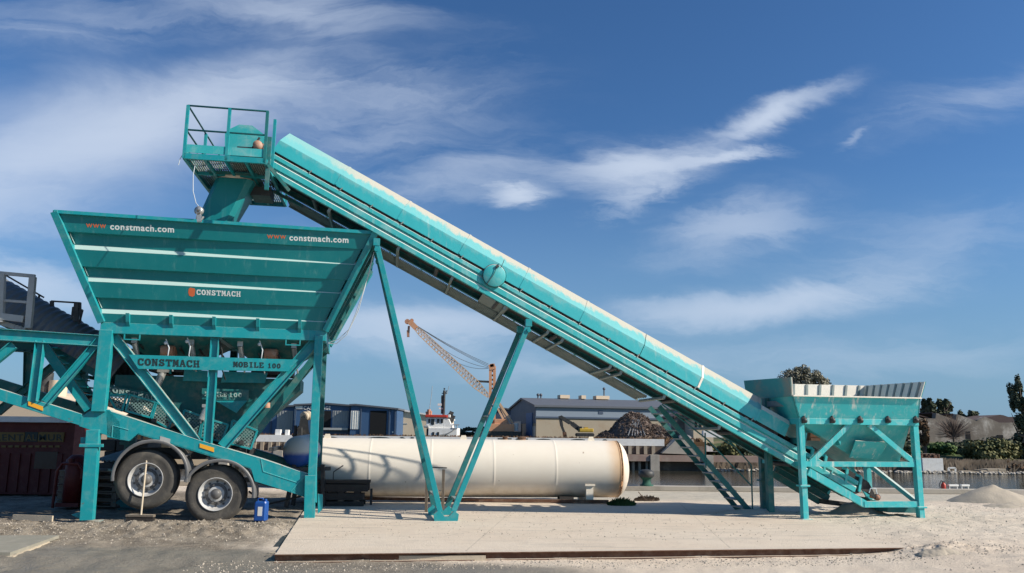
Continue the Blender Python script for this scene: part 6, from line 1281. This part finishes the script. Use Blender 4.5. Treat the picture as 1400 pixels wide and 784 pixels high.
# ---- foliage
def foliage(o_, c, rad, n, leaf, clumps=14, flat=.6, seed=0, cs=(.22, .45), sp=.72):
    rd = random.Random(seed+int(abs(c[0])*10)); cs_ = []
    for i in range(clumps):
        while True:
            q_ = Vector((rd.uniform(-1, 1), rd.uniform(-1, 1), rd.uniform(-1, 1)))
            if q_.length < 1: break
        q_ = q_.normalized()*(q_.length**.5)*sp; cs_.append((Vector((c[0]+q_.x*rad[0], c[1]+q_.y*rad[1], c[2]+q_.z*rad[2])), rd.uniform(*cs)))
    for i in range(n):
        cc, s_ = cs_[rd.randrange(clumps)]; q_ = Vector((rd.gauss(0, 1), rd.gauss(0, 1), rd.gauss(0, 1))); q_ = q_.normalized()*rd.uniform(.45, 1.05)
        P_ = cc+Vector((q_.x*rad[0]*s_, q_.y*rad[1]*s_, q_.z*rad[2]*s_*flat/.6)); nrm_ = (q_+Vector((rd.gauss(0, .5), rd.gauss(0, .5), rd.gauss(0, .5)+.3))).normalized(); t = nrm_.orthogonal().normalized(); t = Matrix.Rotation(rd.random()*6.28, 3, nrm_) @ t; b_ = nrm_.cross(t); l = leaf*rd.uniform(.6, 1.3)
        o_.add([P_-t*l-b_*l*.5, P_+t*l*.3-b_*l, P_+t*l+b_*l*.4, P_-t*l*.2+b_*l], [(0, 1, 2, 3)])
def tree(name, label, px, ytop, ybase, wpx, Y, matn, n=2600, leaf=.22, trunk=.35, clumps=16, group=None, aspect=1.0, seed=1, cs=(.22, .45), sp=.72):
    x = wx_(px, Y); zt_, zb_ = wz(ytop, Y, px), wz(ybase, Y, px); h_ = zt_-zb_; rw_ = wpx/1011*Y/2; rz = h_*(1-trunk)/2*aspect
    t = thing(name, label, 'tree', W, (x, Y, zb_), group); k_ = MB(); k_.tube([(x, Y, zb_), (x+.1, Y, zb_+h_*trunk), (x-.1, Y, zb_+h_*.8)], [h_*.035+.05, h_*.025+.03, .03], 8)
    rd = random.Random(seed)
    for i in range(5): a = rd.random()*6.28; k_.tube([(x, Y, zb_+h_*(trunk*.7+.1*i)), (x+math.cos(a)*rw_*.4, Y+math.sin(a)*rw_*.4, zb_+h_*(trunk+.12*i)), (x+math.cos(a)*rw_*.75, Y+math.sin(a)*rw_*.7, zb_+h_*(trunk+.2+.12*i))], [h_*.018+.02, h_*.012+.01, .01], 6)
    k_.build('trunk', M['bark'], t); k_ = MB(); foliage(k_, (x, Y, zt_-rz), (rw_, rw_*.9, rz), n, leaf, clumps, seed=seed, cs=cs, sp=sp); k_.build('crown', M[matn], t); return t
tree('broad_tree', 'big round grey green tree rising behind the loading bin', 1101, 499, 592, 78, 105, 'leafgrey', 30000, .13, .12, 170, seed=4, cs=(.13, .24), sp=.86)
g_ = 'dark trees behind the ruined factory'
tree('dark_tree', 'dark tree right beside the loading bin, leftmost of the trees behind the ruined factory', 1272, 541, 592, 22, 100, 'leafdark', 1500, .2, .2, 9, g_, seed=5)
tree('dark_tree', 'tallest dark tree behind the ruined factory', 1294, 541, 592, 26, 100, 'leafdark', 1900, .2, .2, 11, g_, seed=6)
tree('dark_tree', 'small dark tree over the factory roof, third from the loading bin', 1315, 557, 592, 14, 98, 'leafdark', 700, .17, .2, 6, g_, seed=7)
tree('dark_tree', 'low wide dark tree over the factory roof, rightmost of its row', 1331, 558, 592, 22, 98, 'leafdark', 1300, .18, .2, 9, g_, seed=8)
tree('eucalyptus', 'tall dark ragged tree cut by the right edge of the photo', 1401, 512, 606, 38, 70, 'leafdark', 8000, .085, .12, 62, seed=9, cs=(.12, .26), sp=.85)
tree('brown_tree', 'brown leaved tree just right of the loading bin, in front of the ruins', 1262, 569, 628, 24, 72, 'leafbrown', 1300, .11, .3, 10, seed=10)
# bare tree
x, Y = wx_(1303, 80), 80.0; zb_, zt_ = wz(606, Y, 1303), wz(571, Y, 1303); bt = thing('bare_tree', 'bare purple brown tree with a spreading fan of twigs before the ruins', 'tree', W, (x, Y, zb_)); k_ = MB(); rd = random.Random(3)
k_.tube([(x, Y, zb_-.2), (x, Y, zb_+.6)], .12, 6); k_.build('trunk', M['bark'], bt); k_ = MB()
for i in range(420):
    a = rd.gauss(0, .62); l = rd.uniform(1.0, (zt_-zb_)*1.0); b_ = rd.uniform(-.6, .6); P0 = Vector((x, Y, zb_+.5)); M1 = P0+Vector((math.sin(a)*l*.5, b_*.4, math.cos(a)*l*.5)); P1 = P0+Vector((math.sin(a*1.25)*l, b_, math.cos(a*1.1)*l)); k_.tube([P0, M1, P1], [.03, .018, .006], 3, False)
k_.build('crown', mat('twigs', (.14, .105, .09), .9, .2), bt)
# ---- ruined sawtooth factory
FY = 88.0; P = lambda x, y: W.v(x, y, FY)
rf_ = thing('ruined_factory', 'ruined grey factory with a sawtooth roofline on the far bank', 'factory', W, (wx_(1340, FY), FY, 1.0))
prof5 = [(1225, 566), (1252, 566), (1259, 572), (1279, 572.5), (1280, 565), (1307, 575), (1308, 566.5), (1336, 576), (1337, 574), (1347, 570), (1366, 578), (1440, 578), (1440, 612), (1225, 612)]
MB().plate([P(*q_) for q_ in prof5], (0, .8, 0)).build('wall', M['ruin'], rf_)
k_ = MB()
for a_, b_ in (((1252, 566), (1279, 573)), ((1279.5, 565), (1307, 575.5)), ((1308, 566.5), (1337, 577))):
    A, B = P(*a_), P(*b_); k_.plate([A+Vector((0, .81, 0)), B+Vector((0, .81, 0)), B+Vector((0, 14, 0)), A+Vector((0, 14, 0))], (0, 0, .1))
A, B = P(1340, 568.5), P(1450, 568.5); k_.plate([(A.x, FY+4, A.z-.8), (A.x+5, FY+4, A.z+.25), (A.x+5.4, FY+4, A.z+.2), (A.x+6, FY+4, A.z), (B.x, FY+4, B.z), (B.x, FY+4, B.z-2.0), (A.x, FY+4, A.z-2.0)], (0, 8, 0)); k_.build('roof', M['ruinroof'], rf_)
for x0_, x1_, y0_ in ((1356, 1362, 597), (1364, 1371, 595), (1395, 1400, 598), (1322, 1326, 590)): A, B = P(x0_, 604), P(x1_, y0_); MB().box((A.x, FY-.05, A.z), (B.x, FY-.004, B.z)).build('opening', M['doorblack'], rf_)
# ---- bushes and reeds on the right bank: things one can tell apart
def bush(label, px, py, wpx, hpx, Y, matn, n, leaf, seed, name='bush', group=None, cl_=14):
    x = wx_(px, Y, py); z_ = wz(py, Y, px); k_ = MB(); foliage(k_, (x, Y, z_), (wpx/1011*Y/2, wpx/1011*Y/3, hpx/1011*Y/2), n, leaf, cl_, seed=seed); return tag(k_.build(name, M[matn], None, W, (x, Y, z_-hpx/1011*Y/2)), label, 'bush', group)
bush('large rounded olive green bush on the bank below the ruined factory', 1352, 618, 86, 38, 70, 'leafolive', 5200, .13, 1, cl_=30)
bush('dark green bush between the ruined factory and the large olive bush', 1322, 612, 70, 24, 75, 'leafdark', 3200, .14, 2, cl_=22)
bush('fresh green low bush sloping down from the ruins to the white shack', 1290, 616, 60, 24, 74, 'leafgreen', 3200, .12, 3, cl_=22)
bush('dark bush at the right edge of the photo under the tall tree', 1398, 610, 50, 44, 72, 'leafdark', 3400, .14, 4, cl_=22)
bush('brown dry bush at the water edge near the right edge of the photo', 1385, 640, 60, 20, 62.5, 'leafbrown', 1500, .10, 5, cl_=14)
bush('dark green bush seen below the conveyor, left of the support post', 1010, 612, 62, 62, 66, 'leafdark', 4200, .14, 6, cl_=28)
bush('olive bush seen between the stair and the conveyor tail', 985, 622, 56, 44, 64, 'leafolive', 2600, .12, 7, cl_=20)
bush('brown bush behind the loading bin, seen between its posts', 1085, 618, 90, 50, 66, 'leafbrown', 2600, .13, 8, cl_=22)
bush('dark bush behind the loading bin near its right post', 1215, 615, 90, 60, 68, 'leafdark', 4200, .15, 9, cl_=28)
bush('olive bush behind the middle of the loading bin', 1150, 622, 80, 44, 65, 'leafolive', 2600, .13, 10, cl_=20)
k_ = MB(); rd = random.Random(12)
for i in range(9000):
    x = rd.uniform(wx_(960, 61), wx_(1460, 61)); y = rd.uniform(61.4, 63.0); z_ = -1.15+(y-61.4)*.12; h_ = rd.uniform(.25, .95); l = rd.uniform(-.25, .25); w_ = rd.uniform(.03, .09)
    k_.add([(x-w_, y, z_), (x+w_, y, z_), (x+l+w_*.4, y, z_+h_), (x+l*.8-w_*1.3, y, z_+h_*.8)], [(0, 1, 2, 3)])
o_ = k_.build('reeds', M['reed']); o_['kind'] = 'stuff'; o_['label'] = 'dry brown reeds along the far waterline'; o_['category'] = 'reeds'
# shack, blocks, shore things
SY2 = 60.3; A, B = W.v(1262, 641, SY2), W.v(1289, 627, SY2); hut = thing('shack', 'small white riverside shack with dark rubbish on its roof', 'shack', W, ((A.x+B.x)/2, SY2, -1.1)); MB().box((A.x, SY2, -1.3), (B.x, SY2+1.4, B.z)).build('wall', M['whitep'], hut)
k_ = MB()
for i in range(60): x = A.x+(B.x-A.x)*random.random(); k_.box((x, SY2+.1+random.random(), B.z+.002), (x+random.uniform(.05, .2), SY2+1.35, B.z+random.uniform(.05, .36)))
k_.build('roof_rubbish', M['rust'], hut)
for i, (a_, b_, y0_, y1_, lb) in enumerate(((1319, 1334, 644.5, 650.5, 'low pale concrete block at the far waterline right of the white shack'), (1334.8, 1338.5, 645, 650.5, 'tiny concrete block between the low block and the tan blocks'), (1350.5, 1364, 641.5, 650.5, 'tan concrete block at the far waterline, left one of the taller pair'), (1365.5, 1375.5, 641.5, 650.5, 'tan concrete block at the far waterline, right one of the taller pair'), (1342, 1349, 643, 651, 'brown concrete block just left of the taller tan pair'))):
    A, B = W.v(a_, y1_, 60.0), W.v(b_, y0_, 60.0); tag(MB().box((A.x, 60, -1.5), (B.x, 61, B.z)).build('concrete_block', M['concrete'], None, W, (A.x, 60.5, -1.2), bevel=.03), lb, 'concrete block', 'concrete blocks at the far waterline')
k_ = MB(); rd = random.Random(5)
for i in range(500):
    x = rd.uniform(wx_(955, 60), wx_(1420, 60)); y = rd.uniform(59.2, 60.2); r = rd.uniform(.04, .15); k_.ball((x, y, -1.2+(y-59)*.12), (r*1.3, r, r*.7), 6, 4)
o_ = k_.build('shore_stones', M['conc2']); o_['kind'] = 'stuff'; o_['label'] = 'pale stones along the far waterline'; o_['category'] = 'stones'
A = W.v(1299, 643, 60.2); wr = thing('pontoon_frame', 'white frame at the far waterline just right of the white shack', 'frame', W, (A.x, 60.2, -1.1)); k_ = MB()
for a_, b_ in (((1297, 646), (1297, 640)), ((1306, 646), (1306, 640)), ((1297, 640), (1306, 640)), ((1293, 648), (1308, 648))): k_.bar(W.v(*a_, 60.2), W.v(*b_, 60.2), .12)
k_.build('frame', M['whitep'], wr)
# houses behind the stair
h1 = warehouse('house', 'small house with a green brown gable roof behind the stair', 924, 948, 84, 572, 566, 572, 935, 'ruin', roofm='ruinroof', depth=8); h1['category'] = 'house'
h2 = warehouse('house', 'pale house with dark windows right of the scrap heap', 948, 975, 80, 573, 570, 574, 962, 'cream', roofm='ruinroof', depth=8); h2['category'] = 'house'
for a_ in (950, 956, 963): door(h2, a_, a_+3, 577, 586, 80, 'doorblack', 'window')
tag(MB().box(W.v(962, 598, 63), (wx_(992, 63), 63.6, wz(589, 63, 970))).build('crate', M['whitep'], None, W, W.v(975, 598, 63)), 'pale flat container on the far bank behind the stair', 'container')
# far tree line and bank wall on the left
k_ = MB(); foliage(k_, (wx_(650, 140), 140, 1.6), (6, 2, 1.0), 700, .3, 10, seed=3); tag(k_.build('far_scrub', M['leafdark'], None, W, (wx_(650, 140), 140, 1)), 'dark scrub on the horizon between the tugboat and the crane', 'scrub')
# small stuff on the far quay, left: tubs, reel, rubble
for a_, b_, y0_, y1_, mm, lb in ((375.5, 384, 587.5, 594, 'whitep', 'pale square tub on the river wall left of the dark winch'), (389, 395, 588, 594, 'whitep', 'smaller pale tub on the river wall beside the dark winch')):
    A, B = W.v(a_, y1_+5, 60), W.v(b_, y0_, 60); tag(MB().box((A.x, 60.0, A.z), (B.x, 60.28, B.z)).build('tub', M[mm], None, W, (A.x, 60.1, A.z), bevel=.03), lb, 'tub')
WY = 30.0; P = lambda x, y, dv=0: W.v(x, y, WY+dv); WY = 21.6
wn = thing('winch', 'dark winch with a round pale reel on top, just left of the right plant post', 'winch', W, (P(416, 600).x, WY, 0))
k_ = MB(); k_.lathe([(-.10, .04), (-.10, .14), (-.06, .14), (-.05, .09), (.05, .09), (.06, .14), (.10, .14), (.10, .04), (-.10, .04)], P(418.5, 569), (.4, 1, .2), 20); k_.build('reel', M['palewood'], wn)
k_ = MB(); k_.hexa([P(406, 597, -.15), P(423, 597, -.15), P(423, 597, .2), P(406, 597, .2)], [P(411, 570, -.12), P(421, 574, -.12), P(421, 574, .15), P(411, 570, .15)]); k_.bar(P(404, 598), P(404, 582), .07); k_.bar(P(400, 597), P(409, 583), .05); k_.bar(P(410, 585, -.25), P(410, 597, -.25), .12, .1); k_.build('body', M['darksteel'], wn)
A = P(414, 598); k_ = MB(); k_.box((A.x-.22, WY-.15, 0), (A.x+.28, WY+.3, A.z+.03)); k_.build('plinth', M['darksteel'], wn)
